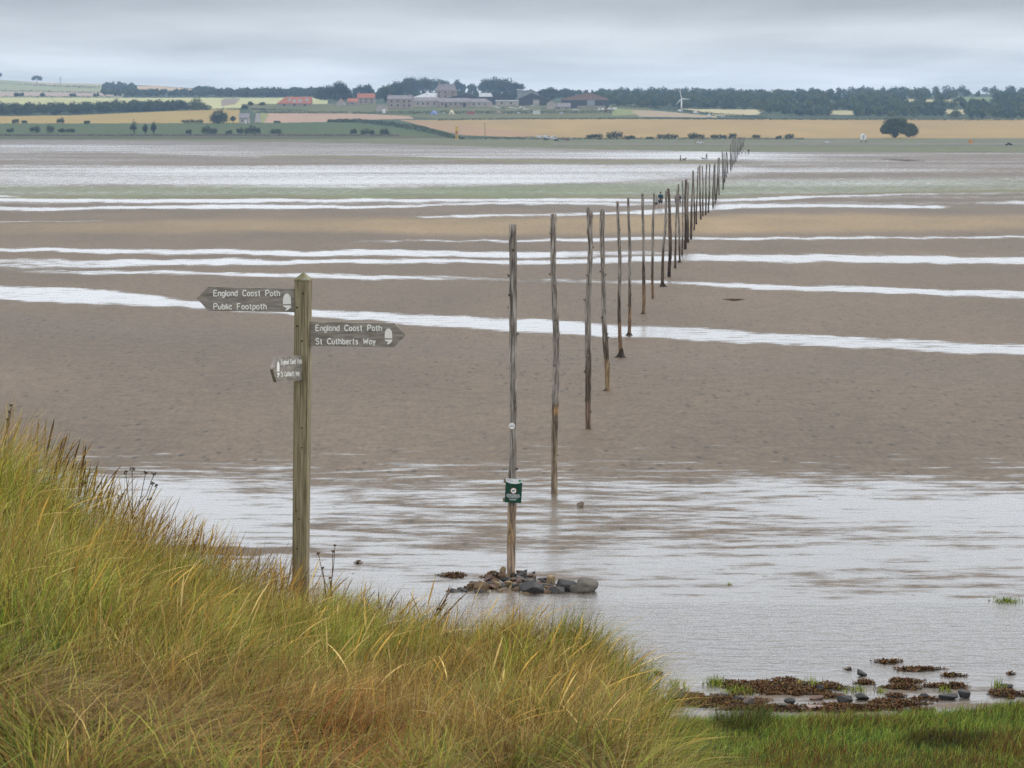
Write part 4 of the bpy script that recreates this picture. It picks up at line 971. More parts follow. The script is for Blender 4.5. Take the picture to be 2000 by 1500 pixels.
# ------------------------------------------------------------------ dry plants on the bank
def umbel(px, row_top, row_base, label, spread, heads, colr, name='umbel_plant'):
    Yp = float(np.interp(px, BPX, BYC))-.2; b = at(px, row_base, Yp); b.z = float(bank_z(np.array([px*1.]), np.array([Yp]))[0]); s = pxm(Yp); H = (at(px, row_top, Yp)-b).z
    root = empty(name, b, 0, label, 'dry plant')
    m = MB(); m.tube([(0, 0, 0), (.01, 0, H*.4), (.0, 0, H*.62)], [.0065, .0055, .0045], n=6)
    tips = []
    for (dx, rw, f) in heads:
        tp = at(px+dx, rw, Yp)-b; st = Vector((.005, 0, H*f)); md = st.lerp(tp, .5)+Vector((dx/s*.15, 0, -.01))
        m.tube([st, md, tp], [.0042, .0036, .003], n=5); tips.append(tp)
    m.build('stem', mat(name+'_stem', colr, None, 8, .9), root)
    hm = mat(name+'_head', tuple(x*.8 for x in colr), None, 8, .9)
    for tp in tips:
        q = MB()
        for k in range(9):
            e = tp+Vector((rng.uniform(-1, 1)*spread, rng.uniform(-1, 1)*spread, rng.uniform(.0, 1)*spread)); q.tube([tp-Vector((0, 0, .012)), e], .0008, n=4); q.ball(e, .006, 6, 4)
        q.build('seed_head', hm, root)
umbel(258, 915, 1050, 'tall thin dry umbel with dark seed heads on the dune crest', .020, [(-12, 925, .42), (0, 918, .5), (26, 925, .45), (42, 928, .5), (-26, 972, .3), (40, 946, .4), (48, 950, .42), (35, 976, .35)], (.12, .09, .065))
umbel(646, 1064, 1165, 'brown dry dock stem with rusty seed heads beside the fingerpost', .012, [(8, 1066, .6), (4, 1078, .55), (-16, 1110, .3), (-2, 1130, .3), (-24, 1082, .45)], (.16, .10, .07), 'dock_plant')
umbel(8, 790, 905, 'dark reed stem leaning at the top of the dune', .010, [(14, 792, .6), (10, 805, .55), (6, 820, .5)], (.12, .09, .06), 'reed_plant')

# ------------------------------------------------------------------ leafy things
def leafcloud(lobes, n, size, cols, shell=.35, seed=0):
    rg = np.random.default_rng(seed); lobes = np.array(lobes, float); vol = lobes[:, 3]*lobes[:, 4]*lobes[:, 5]; pr = vol**.7/np.sum(vol**.7)
    i = rg.choice(len(lobes), n, p=pr); v = rg.normal(0, 1, (n, 3)); v /= np.linalg.norm(v, axis=1)[:, None]
    r = (1-shell*rg.random(n)**1.5)*(1+rg.normal(0, .13, n))
    p = lobes[i, :3]+v*lobes[i, 3:6]*r[:, None]
    a = rg.normal(0, 1, (n, 3)); a /= np.linalg.norm(a, axis=1)[:, None]; b = np.cross(a, rg.normal(0, 1, (n, 3))); b /= np.linalg.norm(b, axis=1)[:, None]
    s = size*rg.uniform(.6, 1.3, n)[:, None]
    V = np.stack([p-a*s, p-b*s*.7, p+a*s, p+b*s*.7], 1).reshape(-1, 3)
    Q = np.arange(n*4).reshape(-1, 4)
    cols = np.array(cols); clump = rg.random(len(lobes))[i]; c = cols[np.clip((clump*len(cols)).astype(int), 0, len(cols)-1)]*rg.uniform(.75, 1.25, (n, 1))
    return V, Q, np.repeat(c, 4, 0)
LV = [(.075, .10, .036), (.055, .076, .030), (.10, .122, .042), (.048, .066, .032)]
LB = [(.050, .072, .033), (.036, .052, .028), (.068, .090, .036)]
def crown_lobes(w, h, z0, rg, n=9, dome=True):
    L = []
    for k in range(n):
        a = rg.uniform(0, 6.28); q = rg.random()**.6; x = math.cos(a)*q*w*.36; y = math.sin(a)*q*w*.36; t = rg.random()
        zc = z0+h*(.32+.42*t*(1-.5*q)); r = w*rg.uniform(.16, .27)
        L.append((x, y, zc, r, r, min(r*.85, (z0+h-zc))))
    L.append((0, 0, z0+h*.5, w*.33, w*.33, h*.42))
    return L
def tree(px, row, wpx, hpx, label, group=None, cols=LV, lobes=None, n=900, size_px=1.5, trunk=.22, name='tree', Y=None, seed=None, shape=None):
    sd_ = int(px*7+row) if seed is None else seed; rg = np.random.default_rng(sd_)
    c = gp(px, row); s = pxm(c.y); w = wpx/s; h = hpx/s
    root = empty(name, c, 0, label, 'tree' if name == 'tree' else 'bush', group)
    if shape: L = [(a/s, 0+rg.uniform(-.1, .1)*w, b/s, r1/s, r1/s, r2/s) for a, b, r1, r2 in shape]
    else: L = lobes or crown_lobes(w*1.0, h*(1-trunk*.6), h*trunk*.6, rg)
    V, Q, C = leafcloud(L, int(n*2.2), size_px/s, cols, shell=.6, seed=sd_)
    np_mesh('crown', V, Q, M['leaf'], C, parent=root)
    m = MB(); m.tube([(0, 0, -.5), (w*.01, 0, h*trunk), (0, 0, h*.6)], [h*.045, h*.032, h*.015], n=7)
    for k in range(4 if n > 500 else 2):
        a = rg.uniform(0, 6.28); m.tube([(0, 0, h*trunk*.9), (math.cos(a)*w*.16, math.sin(a)*w*.16, h*.45), (math.cos(a)*w*.28, math.sin(a)*w*.28, h*.66)], [h*.02, h*.012, h*.005], n=5)
    m.build('trunk', M['bark'], root)
    return root
def bush(px, row, wpx, hpx, label, group, dark=True):
    sd_ = int(px*5+row*3); rg = np.random.default_rng(sd_); c = gp(px, row); s = pxm(c.y); w = wpx/s; h = hpx/s
    k = max(2, int(wpx/7)); L = [((j+.5)/k*w-w/2, rg.uniform(-.1, .1)*w, h*rg.uniform(.38, .55), w/k*.75, w/k*.7, h*rg.uniform(.4, .52)) for j in range(k)]
    L[k//2] = (L[k//2][0], 0, h*.5, w/k*.8, w/k*.7, h*.52)
    V, Q, C = leafcloud(L, int(110+wpx*hpx*1.7), 1.1/s, LB if dark else LV, shell=.8, seed=sd_)
    o = np_mesh('bush', V, Q, M['leaf'], C); o.location = c
    prop(o, label, 'bush', group)
G1 = 'bushes along the meadow edge by the shore'
B1 = [(20,259,12,9),(68,259,18,13),(98,260,14,15),(120,259,12,9),(138,259,16,8),(368,262,10,9),(447,262,11,8),(469,262,12,12),(538,263,20,12),(690,262,12,11)]
for k, (x, r, w_, h_) in enumerate(B1): bush(x, r, w_, h_, 'small round dark bush on the green meadow edge above the shore', G1)
bush(493, 263, 30, 17, 'widest dark bush on the meadow edge below the grey lane', G1)
bush(402, 262, 14, 17, 'taller of two touching bushes on the meadow edge below the gold field', G1)
bush(417, 262, 13, 12, 'shorter of two touching bushes on the meadow edge below the gold field', G1)
bush(718, 264, 26, 13, 'broad dark bush near the foot of the diagonal hedge', G1)
bush(751, 265, 16, 14, 'compact dark bush hard against the foot of the diagonal hedge', G1)
for x, r, w_, h_ in ((30, 241, 12, 9), (48, 241, 10, 6), (118, 242, 13, 12), (170, 242, 11, 7)): bush(x, r, w_, h_, 'small dark bush where the gold field meets the green meadow', 'bushes between the gold field and the meadow')
bush(375, 241, 40, 8, 'long low scrub strip on the gold field edge beside the round dark tree', None)
bush(541, 240, 12, 4, 'tiny bush on the edge of the pink stubble field', None)
for k, (x, w_, h_, l_) in enumerate([(262, 15, 30, 'stout tall shrub, first of the trio standing in the meadow'), (284, 13, 24, 'slim ragged shrub in the middle of the meadow trio'), (300, 13, 27, 'tall shrub with a hooked top, last of the meadow trio')]):
    tree(x, 263, w_, h_, l_, 'tall shrubs standing in the meadow', n=360, size_px=1.1, trunk=.12, cols=LB, name='shrub')
G2 = 'bushes where the barley field meets the shore'
for x, r, w_, h_ in ((1153, 271, 13, 9), (1166, 271, 18, 10), (1228, 272, 20, 8), (1268, 272, 12, 5), (1352, 271, 16, 12), (1367, 271, 15, 9), (1431, 270, 14, 10), (1477, 270, 14, 7), (1521, 271, 10, 6), (1541, 271, 16, 10)):
    bush(x, r, w_, h_, 'small dark bush on the shoreward edge of the golden barley', G2)
bush(1200, 271, 30, 15, 'largest domed bush on the shoreward edge of the barley', G2)
bush(1304, 271, 40, 10, 'long flat-topped bush on the shoreward edge of the barley', G2)
bush(1404, 271, 30, 9, 'spreading low bush just before the far end of the pole line', G2)
# single trees
tree(1748, 269, 54, 40, 'large spreading oak alone on the shore in front of the barley', None, n=2600, size_px=1.5, trunk=.25,
     shape=[(-19, 18, 10, 9), (-13, 27, 11, 9), (-2, 30, 13, 9), (11, 31, 11, 8), (-10, 14, 11, 8), (4, 18, 13, 10), (16, 24, 11, 9), (0, 9, 8, 8), (-23, 12, 5, 5), (16, 14, 8, 6)])
tree(1777, 268, 30, 28, 'smaller rounded oak touching the large spreading oak on the shore', None, n=1100, size_px=1.4, trunk=.2, shape=[(0, 16, 12, 9), (-9, 12, 9, 7), (9, 13, 9, 9), (2, 22, 8, 5), (0, 8, 13, 7)])
tree(72, 163, 21, 15, 'lone tree with a gap under its crown on the far skyline', None, n=420, size_px=1.0, cols=LB, shape=[(-6, 10, 4, 4), (0, 12, 6, 3), (6, 10, 5, 4)])
tree(-2, 157, 16, 18, 'skyline tree cut by the edge of the view above the pasture', None, n=300, size_px=1.1, cols=LB)
tree(384, 215, 38, 26, 'broad dome-shaped tree behind the gold field', None, n=900, size_px=1.2, trunk=.12, shape=[(0, 14, 12, 10), (-10, 9, 9, 8), (11, 8, 10, 7), (22, 5, 8, 5), (0, 6, 14, 6)])
tree(428, 241, 36, 28, 'dense round dark tree at the corner of the gold field', None, n=1000, size_px=1.2, trunk=.1, cols=LB, shape=[(0, 17, 12, 10), (-10, 10, 9, 9), (10, 13, 9, 9), (0, 7, 17, 7)])
tree(455, 240, 14, 15, 'small dark tree beside the grey gabled house', None, n=260, size_px=1.1, trunk=.12, cols=LB)
tree(489, 207, 12, 10, 'small round tree beyond the grey lane', None, n=200, size_px=1.1, trunk=.1, cols=LB)
tree(477, 213, 18, 8, 'low dark tree on the lane side of the red barn', None, n=220, size_px=1.1, trunk=.1, cols=LB)
tree(512, 206, 14, 7, 'low bushy tree next to the red roofed barn', None, n=160, size_px=1.1, trunk=.1, cols=LB)
tree(634, 196, 40, 30, 'dark flat-topped tree behind the paddock, lower of a touching couple', None, n=1300, size_px=1.4, trunk=.12, cols=LB, shape=[(-8, 17, 12, 11), (8, 18, 12, 11), (0, 9, 19, 8), (-14, 9, 8, 7)])
tree(663, 197, 40, 40, 'tallest dark domed tree behind the paddock', None, n=1600, size_px=1.4, trunk=.12, cols=LB, shape=[(0, 26, 14, 13), (-8, 17, 12, 12), (10, 17, 12, 12), (0, 9, 18, 9)])
tree(702, 190, 24, 26, 'dark tree behind the low red roof, on its paddock side', None, n=800, size_px=1.3, trunk=.1, cols=LB)
tree(719, 190, 28, 28, 'dark domed tree right behind the red roofed farmhouse', None, n=900, size_px=1.3, trunk=.1, cols=LB)
GF = 'trees massed behind the farmstead'
for (x, r, w_, h_, l_) in [(752, 200, 40, 32, 'rounded tree closest to the red roofed farmhouse in the farm wood'), (775, 194, 36, 34, 'mid green tree in the farm wood above the two storey stone house'), (800, 190, 40, 38, 'ragged-topped taller tree in the farm wood'),
    (806, 186, 26, 34, 'thin-topped tree poking above the farm wood'), (828, 186, 44, 32, 'broad green tree in the farm wood beside the pale barn roof'), (852, 184, 40, 30, 'dark tree at the back of the tall stone house with chimneys'), (868, 180, 30, 22, 'dark tree showing just above the roof of the tall stone house'),
    (893, 182, 18, 26, 'narrow tree next to the tall stone house chimneys'), (905, 182, 14, 18, 'thin open tree with sky showing through it'), (921, 182, 20, 18, 'small open-crowned tree between the gap and the big dark crowns'),
    (948, 184, 34, 30, 'open ragged tree at the start of the big dark crowns'), (966, 186, 44, 34, 'tallest of the big dark crowns behind the dark gabled barn'), (990, 188, 44, 34, 'broad dark crown behind the tall silo building'), (1006, 188, 34, 26, 'sloping dark crown right against the silo building'),
    (1062, 192, 34, 16, 'low dark tree behind the stone shed'), (1078, 192, 30, 20, 'dark tree between the two largest barns'), (1100, 188, 34, 14, 'low green tree behind the brown roofed barn')]:
    w_ *= 1.1; h_ *= 1.10
    tree(x, r, w_, h_, l_, GF, n=int(300+w_*h_*.8), size_px=1.3, trunk=.1, cols=LV if x in (775, 828, 800, 752, 921, 1100) else LB)
# ------------------------------------------------------------------ far woods, one mass each
def wood(name, label, rowf, pxr, n, hpx, seed, cols=LB, gaps=(), wfac=1.0, per=190):
    rg = np.random.default_rng(seed); Vs = []; Qs = []; Cs = []; k0 = 0; cnt = 0; tries = 0
    while cnt < n and tries < n*6:
        tries += 1; px = rg.uniform(*pxr); t = rg.random(); r0, r1 = rowf(px); row = r0+(r1-r0)*t
        hp = rg.uniform(*hpx)
        if any(poly_in(np.array([px, px]), np.array([row-1., row-hp*.45]), g).any() for g in gaps): continue
        c = gp(px, row); s = pxm(c.y); h = hp/s; w = h*rg.uniform(.8, 1.3)*wfac
        con = rg.random() < .25
        L = [(c.x+rg.uniform(-.2, .2)*w, c.y+rg.uniform(-.2, .2)*w, c.z+h*z_, w*r_, w*r_, h*.24) for z_, r_ in (((.3, .42), (.55, .32), (.8, .16)) if con else ((.35, .45), (.6, .45), (.75, .30), (.5, .35)))]
        V, Q, C = leafcloud(L, per, 1.45/s, [cols[rg.integers(0, len(cols))]], seed=seed*1000+cnt)
        Vs.append(V); Qs.append(Q+k0); Cs.append(C); k0 += len(V); cnt += 1
    o = np_mesh(name, np.concatenate(Vs), np.concatenate(Qs), M['leaf'], np.concatenate(Cs))
    prop(o, label, 'woodland', kind='stuff')
gaps = [f[3] for f in fields if f[0] in ('pale_field', 'pale_field_strip', 'pale_field_slip', 'clearing', 'clearing_b', 'clearing_c', 'green_clearing')]
LW = [(.075, .115, .060), (.050, .080, .050), (.105, .135, .060), (.13, .145, .065), (.06, .105, .075)]
wood('woodland', 'wide blue-green woodland covering the ridge behind the barley and wind turbine', lambda p: (float(np.interp(p, SKYX, SKYR)), float(np.interp(p, [1150, 1280, 1340, 1500, 1600, 2000, 2400], [205, 210, 212, 222, 229, 232, 234]))), (1170, 2260), 1500, (11, 18), 5, LW, gaps)
wood('woodland', 'long dark tree belt between the pale green field and the gold field', lambda p: (float(np.interp(p, [-200, 100, 370], [214, 216, 214])), float(np.interp(p, [-200, 0, 100, 370], [227, 226, 225, 215]))), (-200, 362), 320, (13, 22), 6, LB, wfac=1.2)
wood('woodland', 'far wood on the crest above the pale green field', lambda p: (float(np.interp(p, [195, 300, 380, 480], [169, 172, 178, 184])), 188.5), (200, 478), 300, (7, 12), 7, LB, gaps=[[(265, 168), (300, 167), (380, 174), (375, 179), (300, 178), (265, 176)]])
wood('woodland', 'dark wood on the skyline behind the red roofed barn', lambda p: (183, 190), (470, 640), 190, (10, 15), 8, LB)
wood('woodland', 'distant wood showing between the farm trees and the ridge', lambda p: (186, 196), (640, 1180), 240, (8, 13), 9, LB)
def hedge(pts, hpx, label, n, thick=3.0, cols=LB, name='hedge', sz=1.1):
    rg = np.random.default_rng(n+int(pts[0][0])); xs = [p[0] for p in pts]; t = rg.random(n); px = xs[0]+(xs[-1]-xs[0])*t
    row = np.interp(px, xs, [p[1] for p in pts]); Y = gY(row); X, Y_, Z = at_np(px, row, Y); s = F/Y
    hh = np.interp(px, xs, [p[2] if len(p) > 2 else hpx for p in pts])
    zz = rg.random(n)**.8*hh*(.75+.5*fbm(px/6, px*0, 3, 2))/s
    p = np.stack([X, Y_+rg.uniform(-1, 1, n)*thick/2, Z+zz], 1)
    a = rg.normal(0, 1, (n, 3)); a /= np.linalg.norm(a, axis=1)[:, None]; b = np.cross(a, rg.normal(0, 1, (n, 3))); b /= np.linalg.norm(b, axis=1)[:, None]
    q = (sz/s*rg.uniform(.6, 1.2, n))[:, None]
    V = np.stack([p-a*q, p-b*q*.7, p+a*q, p+b*q*.7], 1).reshape(-1, 3); cc = np.array(cols)[rg.integers(0, len(cols), n)]*rg.uniform(.75, 1.25, (n, 1))
    o0 = V[:4].mean(0); o = np_mesh(name, V-o0, np.arange(n*4).reshape(-1, 4), M['leaf'], np.repeat(cc, 4, 0)); o.location = o0
    prop(o, label, 'hedge', 'field hedges')
hedge([(855, 235.5), (1000, 233.5), (1235, 233), (1500, 234.3), (2300, 236)], 3.2, 'long straight dark hedge along the top of the golden barley', 5200)
hedge([(1195, 208), (1260, 211.5), (1330, 217.5), (1390, 224), (1500, 232)], 4.5, 'dark hedge running down from the caravans to the barley corner', 1300)
hedge([(500, 221.5), (680, 222)], 4.5, 'dark hedge between the red barn paddock and the pink stubble', 800)
hedge([(688, 222.5), (746, 222.5)], 4.5, 'short dark hedge between the paddock gate and the pale gable wall', 300)
hedge([(754, 223), (950, 222.5), (1195, 221)], 6.0, 'dark hedge below the farm buildings behind the tents', 2600)
hedge([(520, 216, 3), (480, 214, 3), (430, 216, 6)][::-1], 4, 'scrubby hedge running from the lane towards the red barn', 300)
hedge([(490, 214), (560, 216), (600, 217)], 3, 'low hedge just below the red roofed barn', 300)
hedge([(640, 238, 4), (700, 239, 7), (760, 246, 8), (830, 258, 11), (880, 270, 7), (905, 272, 4)], 8, 'broad diagonal hedge separating the green meadow from the pink barley', 3600, thick=14, cols=LV, sz=1.4)
hedge([(-100, 180), (0, 178), (240, 183)], 2.5, 'thin dark hedge on the far slope above the pink stubble', 700)
hedge([(-100, 190), (0, 189.5), (240, 189.5), (640, 190)], 2.2, 'thin dark hedge along the top of the pale green field', 1400)
hedge([(60, 166), (240, 172)], 2.0, 'faint hedge high on the far pasture', 300)
hedge([(-20, 161), (60, 167), (190, 173)], 2.0, 'faint diagonal hedge across the far pasture', 300)
hedge([(900, 272.5, 5), (1060, 273, 6), (1150, 273, 5), (1420, 272.5, 4), (1570, 272.5, 3)], 5, 'rough hedge bank between the barley and the saltmarsh', 2400)
for x, w_ in ((142, 11), (188, 10), (83, 8), (32, 9), (42, 8)): bush(x, 189, w_, 7 if x > 100 else 8, 'tiny dark tree beside the far hedge above the pale field', 'tiny trees on the far hedge')
# shore wall
def wall_strip():
    V = []; Fc = []; pts = list(range(-200, 790, 10)); rg = np.random.default_rng(2)
    c0_ = gp(300, 265.5)
    for x in pts:
        a = gp(x, 265.5); 
        for dy in (-.4, .4):
            for z in (-.3, 1.15+rg.uniform(-.15, .15)): V.append(Vector((a.x, a.y+dy, a.z+z))-c0_)
    for i in range(len(pts)-1):
        q = 4*i; Fc += [(q, q+4, q+5, q+1), (q+1, q+5, q+7, q+3), (q+2, q+3, q+7, q+6)]
    prop(MB().add(V, Fc).build('shore_wall', mat('drystone', (.20, .17, .15), (.10, .085, .075), .6, .95), loc=c0_), 'low grey drystone wall along the foot of the green meadow', 'wall')
wall_strip()

# ------------------------------------------------------------------ farm buildings
M['stonewall'] = mat('stone_wall', (.38, .31, .265), (.25, .205, .18), .5, .9)
M['palestone'] = mat('pale_stone', (.46, .41, .36), (.34, .30, .265), .5, .9)
M['slate'] = mat('slate_roof', (.26, .235, .25), (.18, .165, .175), .4, .7)
M['pantile'] = mat('red_pantiles', (.42, .15, .09), (.32, .12, .075), .4, .8)
M['palesheet'] = mat('pale_sheet_roof', (.50, .52, .53), (.36, .38, .40), .3, .5)
M['darksheet_shade'] = mat('dark_sheeting_and_shade', (.06, .06, .07), (.045, .045, .055), .3, .7)  # dark cladding, also the painted shade of the open barn front
M['brownsheet'] = mat('brown_sheet_roof', (.27, .17, .135), (.22, .145, .12), .3, .7)
M['pinksheet'] = mat('weathered_sheet_roof', (.33, .27, .24), (.27, .22, .2), .3, .7)
M['glass'] = mat('window_glass', (.035, .04, .05), None, 1, .15, spec=.6)
M['greysheet'] = mat('grey_sheeting', (.30, .32, .34), None, .3, .7)
def bld(x0, x1, base, eave, ridge, label, wall='stonewall', roof='slate', depth=8, kind='side', wins=(), doors=(), chim=(), name='farm_building', skew=0, hip=0, hipl=0, ridge_x=.5, lights=(), rowY=None, clad=None):
    c = gp((x0+x1)/2, base if rowY is None else rowY); 
    if rowY is not None: c = at((x0+x1)/2, base, c.y)
    s = pxm(c.y); w = (x1-x0)/s; he = (base-eave)/s; hr = (base-ridge)/s; hx = w/2
    root = empty(name, c, skew, label, 'building', 'farmstead buildings')
    m = MB()
    if kind == 'side': m.add([(-hx, 0, -2), (hx, 0, -2), (hx, 0, he), (-hx, 0, he), (-hx, depth, -2), (hx, depth, -2), (hx, depth, he), (-hx, depth, he), (-hx+hipl/s, depth/2, hr-.05), (hx-hip/s, depth/2, hr-.05)],
                    [(0, 1, 2, 3), (5, 4, 7, 6), (1, 5, 6, 9, 2), (4, 0, 3, 8, 7)])
    else:
        rx = -hx+w*ridge_x
        m.add([(-hx, 0, -2), (hx, 0, -2), (hx, 0, he), (rx, 0, hr-.05), (-hx, 0, he), (-hx, depth, -2), (hx, depth, -2), (hx, depth, he), (rx, depth, hr-.05), (-hx, depth, he)],
              [(0, 1, 2, 3, 4), (6, 5, 9, 8, 7), (1, 6, 7, 2), (5, 0, 4, 9)])
    wl = m.build('wall', M[wall], root)
    o_ = .35; th = .25; m = MB()
    if kind == 'side':
        a = [(-hx-o_, -o_, he-.1), (hx+o_, -o_, he-.1), (hx+o_-hip/s, depth/2, hr), (-hx-o_+hipl/s, depth/2, hr), (hx+o_, depth+o_, he-.1), (-hx-o_, depth+o_, he-.1)]
        b = [(x, y, z+th) for x, y, z in a]
        m.add(a+b, [(6, 7, 8, 9), (9, 8, 10, 11), (0, 3, 2, 1), (3, 5, 4, 2), (0, 1, 7, 6), (1, 2, 8, 7), (2, 4, 10, 8), (4, 5, 11, 10), (5, 3, 9, 11), (3, 0, 6, 9)])
    else:
        rx = -hx+w*ridge_x
        a = [(-hx-o_, -o_, he-.15), (rx, -o_, hr), (hx+o_, -o_, he-.15), (-hx-o_, depth+o_, he-.15), (rx, depth+o_, hr), (hx+o_, depth+o_, he-.15)]
        b = [(x, y, z+th) for x, y, z in a]
        m.add(a+b, [(6, 7, 10, 9), (7, 8, 11, 10), (0, 3, 4, 1), (1, 4, 5, 2), (0, 1, 7, 6), (1, 2, 8, 7), (3, 9, 10, 4), (4, 10, 11, 5), (0, 6, 9, 3), (2, 5, 11, 8)])
    rf = m.build('roof', M[roof], root)
    if clad and kind == 'gable':
        rx = -hx+w*ridge_x; zc_ = (base-clad[1])/s; MB().prism([(-hx+.1, zc_), (hx-.1, zc_), (hx-.1, he-.2), (rx, hr-.3), (-hx+.1, he-.2)], -.16, -.03).build('gable_cladding', M[clad[0]], root)
    for (u, r0, r1, ww) in wins:
        x = (u-(x0+x1)/2)/s; MB().box(x-ww/2/s, x+ww/2/s, -.06, .05, (base-r1)/s, (base-r0)/s).build('window', M['glass'], root)
    for (u, r0, r1, ww, mt_) in doors:
        x = (u-(x0+x1)/2)/s; MB().box(x-ww/2/s, x+ww/2/s, -.09, .05, (base-r1)/s, (base-r0)/s).build('door', M[mt_], root)
    for (u, rt, ww) in chim:
        x = (u-(x0+x1)/2)/s; m = MB(); yy = depth/2 if kind == 'side' else 1.2
        m.box(x-ww/2/s, x+ww/2/s, yy-.5, yy+.5, hr-2.0, (base-rt)/s); m.box(x-ww/2/s-.1, x+ww/2/s+.1, yy-.6, yy+.6, (base-rt)/s, (base-rt)/s+.2); m.tube([(x, yy, (base-rt)/s+.2), (x, yy, (base-rt)/s+.7)], .2, n=6); m.build('chimney', M['stonewall'], rf)
    for (u0, u1, f0, f1) in lights:      # skylight sheets in the front slope
        xa = (u0-(x0+x1)/2)/s; xb = (u1-(x0+x1)/2)/s; P_ = lambda x, f: (x, -o_+(depth/2+o_)*f, he-.1+(hr-he+.1)*f+th+.03)
        P2 = lambda x, f: (x, P_(x, f)[1], P_(x, f)[2]+.06)
        m = MB(); A = [P_(xa, f0), P_(xb, f0), P_(xb, f1), P_(xa, f1)]; B_ = [P2(xa, f0), P2(xb, f0), P2(xb, f1), P2(xa, f1)]
        m.add(A+B_, [(4, 5, 6, 7), (0, 1, 5, 4), (1, 2, 6, 5), (2, 3, 7, 6), (3, 0, 4, 7)]).build('skylight', M['greysheet'], rf)
    return root
bld(541, 608, 207, 202.5, 189.5, 'long low barn with a bright red hipped roof and pale skylights', 'stonewall', 'pantile', 12, hipl=17, lights=[(563, 567, .3, .8), (572, 577, .15, .6), (583, 589, .15, .6), (597, 601, .3, .8)], doors=[(555, 203.5, 207, 5, 'glass'), (575, 203.5, 207, 5, 'glass'), (595, 203.5, 207, 5, 'glass')])
bld(657, 674, 207, 201, 192.5, 'small pointed stone gable between the dark trees and the low red roof', 'palestone', 'pantile', 8, 'gable')
bld(679, 699, 206, 199, 192.5, 'low red roofed outbuilding joined to the red roofed farmhouse', 'stonewall', 'pantile', 7, wins=[(688, 201, 204, 2.5)])
bld(698, 732, 203.5, 191.5, 183, 'two storey farmhouse with a red pantile roof and dark trees behind', 'stonewall', 'pantile', 8, wins=[(u, r, r+3, 2.2) for u in (705, 715, 725) for r in (193, 198)], chim=[(701, 181, 3)])
bld(736, 756, 221, 208, 203, 'pale rendered gable wall at the end of the short hedge', 'palestone', 'slate', 8, 'gable', doors=[(750, 213, 221, 6, 'white')])
bld(757, 805, 212, 194, 186.5, 'two storey stone house with a purple grey roof nearest the pale gable', 'stonewall', 'slate', 9, wins=[(u, r, r+4, 3) for u in (765, 777, 789, 799) for r in (196, 204)], chim=[(762, 184.5, 3), (800, 184.5, 3)])
bld(806, 856, 209, 198, 190.5, 'pale stone range next to the two storey stone house', 'palestone', 'slate', 10, wins=[(u, 200.5, 204.5, 3) for u in (816, 826, 836, 848)], hipl=6)
bld(857, 915, 209.5, 199.5, 192, 'long low stone range with a slate roof and dark doorways', 'stonewall', 'slate', 10, wins=[(u, 201.5, 205, 3) for u in (864, 880, 890, 900)], doors=[(871, 202, 209.5, 4, 'glass'), (907, 201, 209.5, 6, 'glass')])
bld(916, 961, 209, 200, 193, 'lowest stone range, running up to the car park', 'palestone', 'slate', 9, wins=[(u, 202, 205, 3) for u in (925, 936, 947)], hip=14)
bld(806, 852, 195, 190.5, 181.8, 'barn with a pale curved sheet roof beside the farm wood', 'stonewall', 'palesheet', 14, rowY=203, hipl=26, hip=0)
bld(850, 892, 194, 177, 165, 'tall stone house with two chimneys rising above the farm roofs', 'stonewall', 'slate', 9, wins=[(u, r, r+4, 2.5) for u in (858, 870, 884) for r in (179, 186)], chim=[(858, 161.5, 4), (871, 163, 3), (886, 162.5, 4)], rowY=202, hipl=7, hip=6)
bld(873, 937, 195, 191, 181.3, 'pale sheet roof barn with a dark pointed gable in the middle of the farm', 'darksheet_shade', 'palesheet', 12, 'gable', rowY=202, ridge_x=.62)
bld(930, 1013, 200, 196, 181, 'wide dark gabled barn with a gleaming pale roof slope', 'darksheet_shade', 'darksheet_shade', 16, 'gable', rowY=204, ridge_x=.36)
bld(936, 962, 190.5, 189, 181.8, 'lean-to with a gleaming white sheet roof against the wide dark barn', 'darksheet_shade', 'palesheet', 8, 'side', rowY=205, hip=4)
bld(968, 1013, 207, 197.5, 196, 'low beige walled shed in front of the wide dark barn', 'palestone', 'greysheet', 6, wins=[(980, 199.5, 203, 4), (998, 199.5, 203, 4)])
bld(1010, 1021, 194, 176, 174.8, 'tall pale square silo tower beside the green sheeted barn', 'greysheet', 'greysheet', 6, rowY=203, name='silo')
bld(1021, 1052, 195, 182, 174.5, 'green grey sheeted barn behind the silo tower', 'greysheet', 'slate', 10, 'gable', rowY=202)
bld(1006, 1078, 206, 196, 182, 'dark open barn with a pinkish roof edge below the silo tower', 'darksheet_shade', 'pinksheet', 14, 'gable', ridge_x=.45, doors=[(1047, 195, 206, 12, 'palestone')])
bld(1068, 1086, 213, 202, 196, 'small tan stone gable between the two largest barns', 'palestone', 'slate', 8, 'gable')
bld(1084, 1114, 213, 209, 201.5, 'small slate roofed cottage in front of the brown roofed barn', 'stonewall', 'slate', 7, wins=[(1092, 210, 212.5, 3), (1106, 210, 212.5, 3)])
bld(1097, 1189, 211, 193, 181, 'largest barn with a wide brown gable and dark open front', 'darksheet_shade', 'brownsheet', 18, 'gable', ridge_x=.58, clad=('brownsheet', 195.5), doors=[(1154, 191, 207, 15, 'greysheet'), (1155, 206.5, 211, 55, 'stonewall')])  # dark front wall is painted shade for the open inside
bld(467, 486, 241, 231, 222, 'small grey roofed house beside the grey lane', 'palestone', 'slate', 8, wins=[(473, 234, 238, 3)], doors=[(480, 234, 241, 3, 'white')])
for u, r_, w_ in ((1890, 211, 11), ): bld(u-w_/2, u+w_/2, r_, r_-3, r_-6.5, 'tiny white cottage in a gap of the far woodland', 'white', 'palesheet', 6)
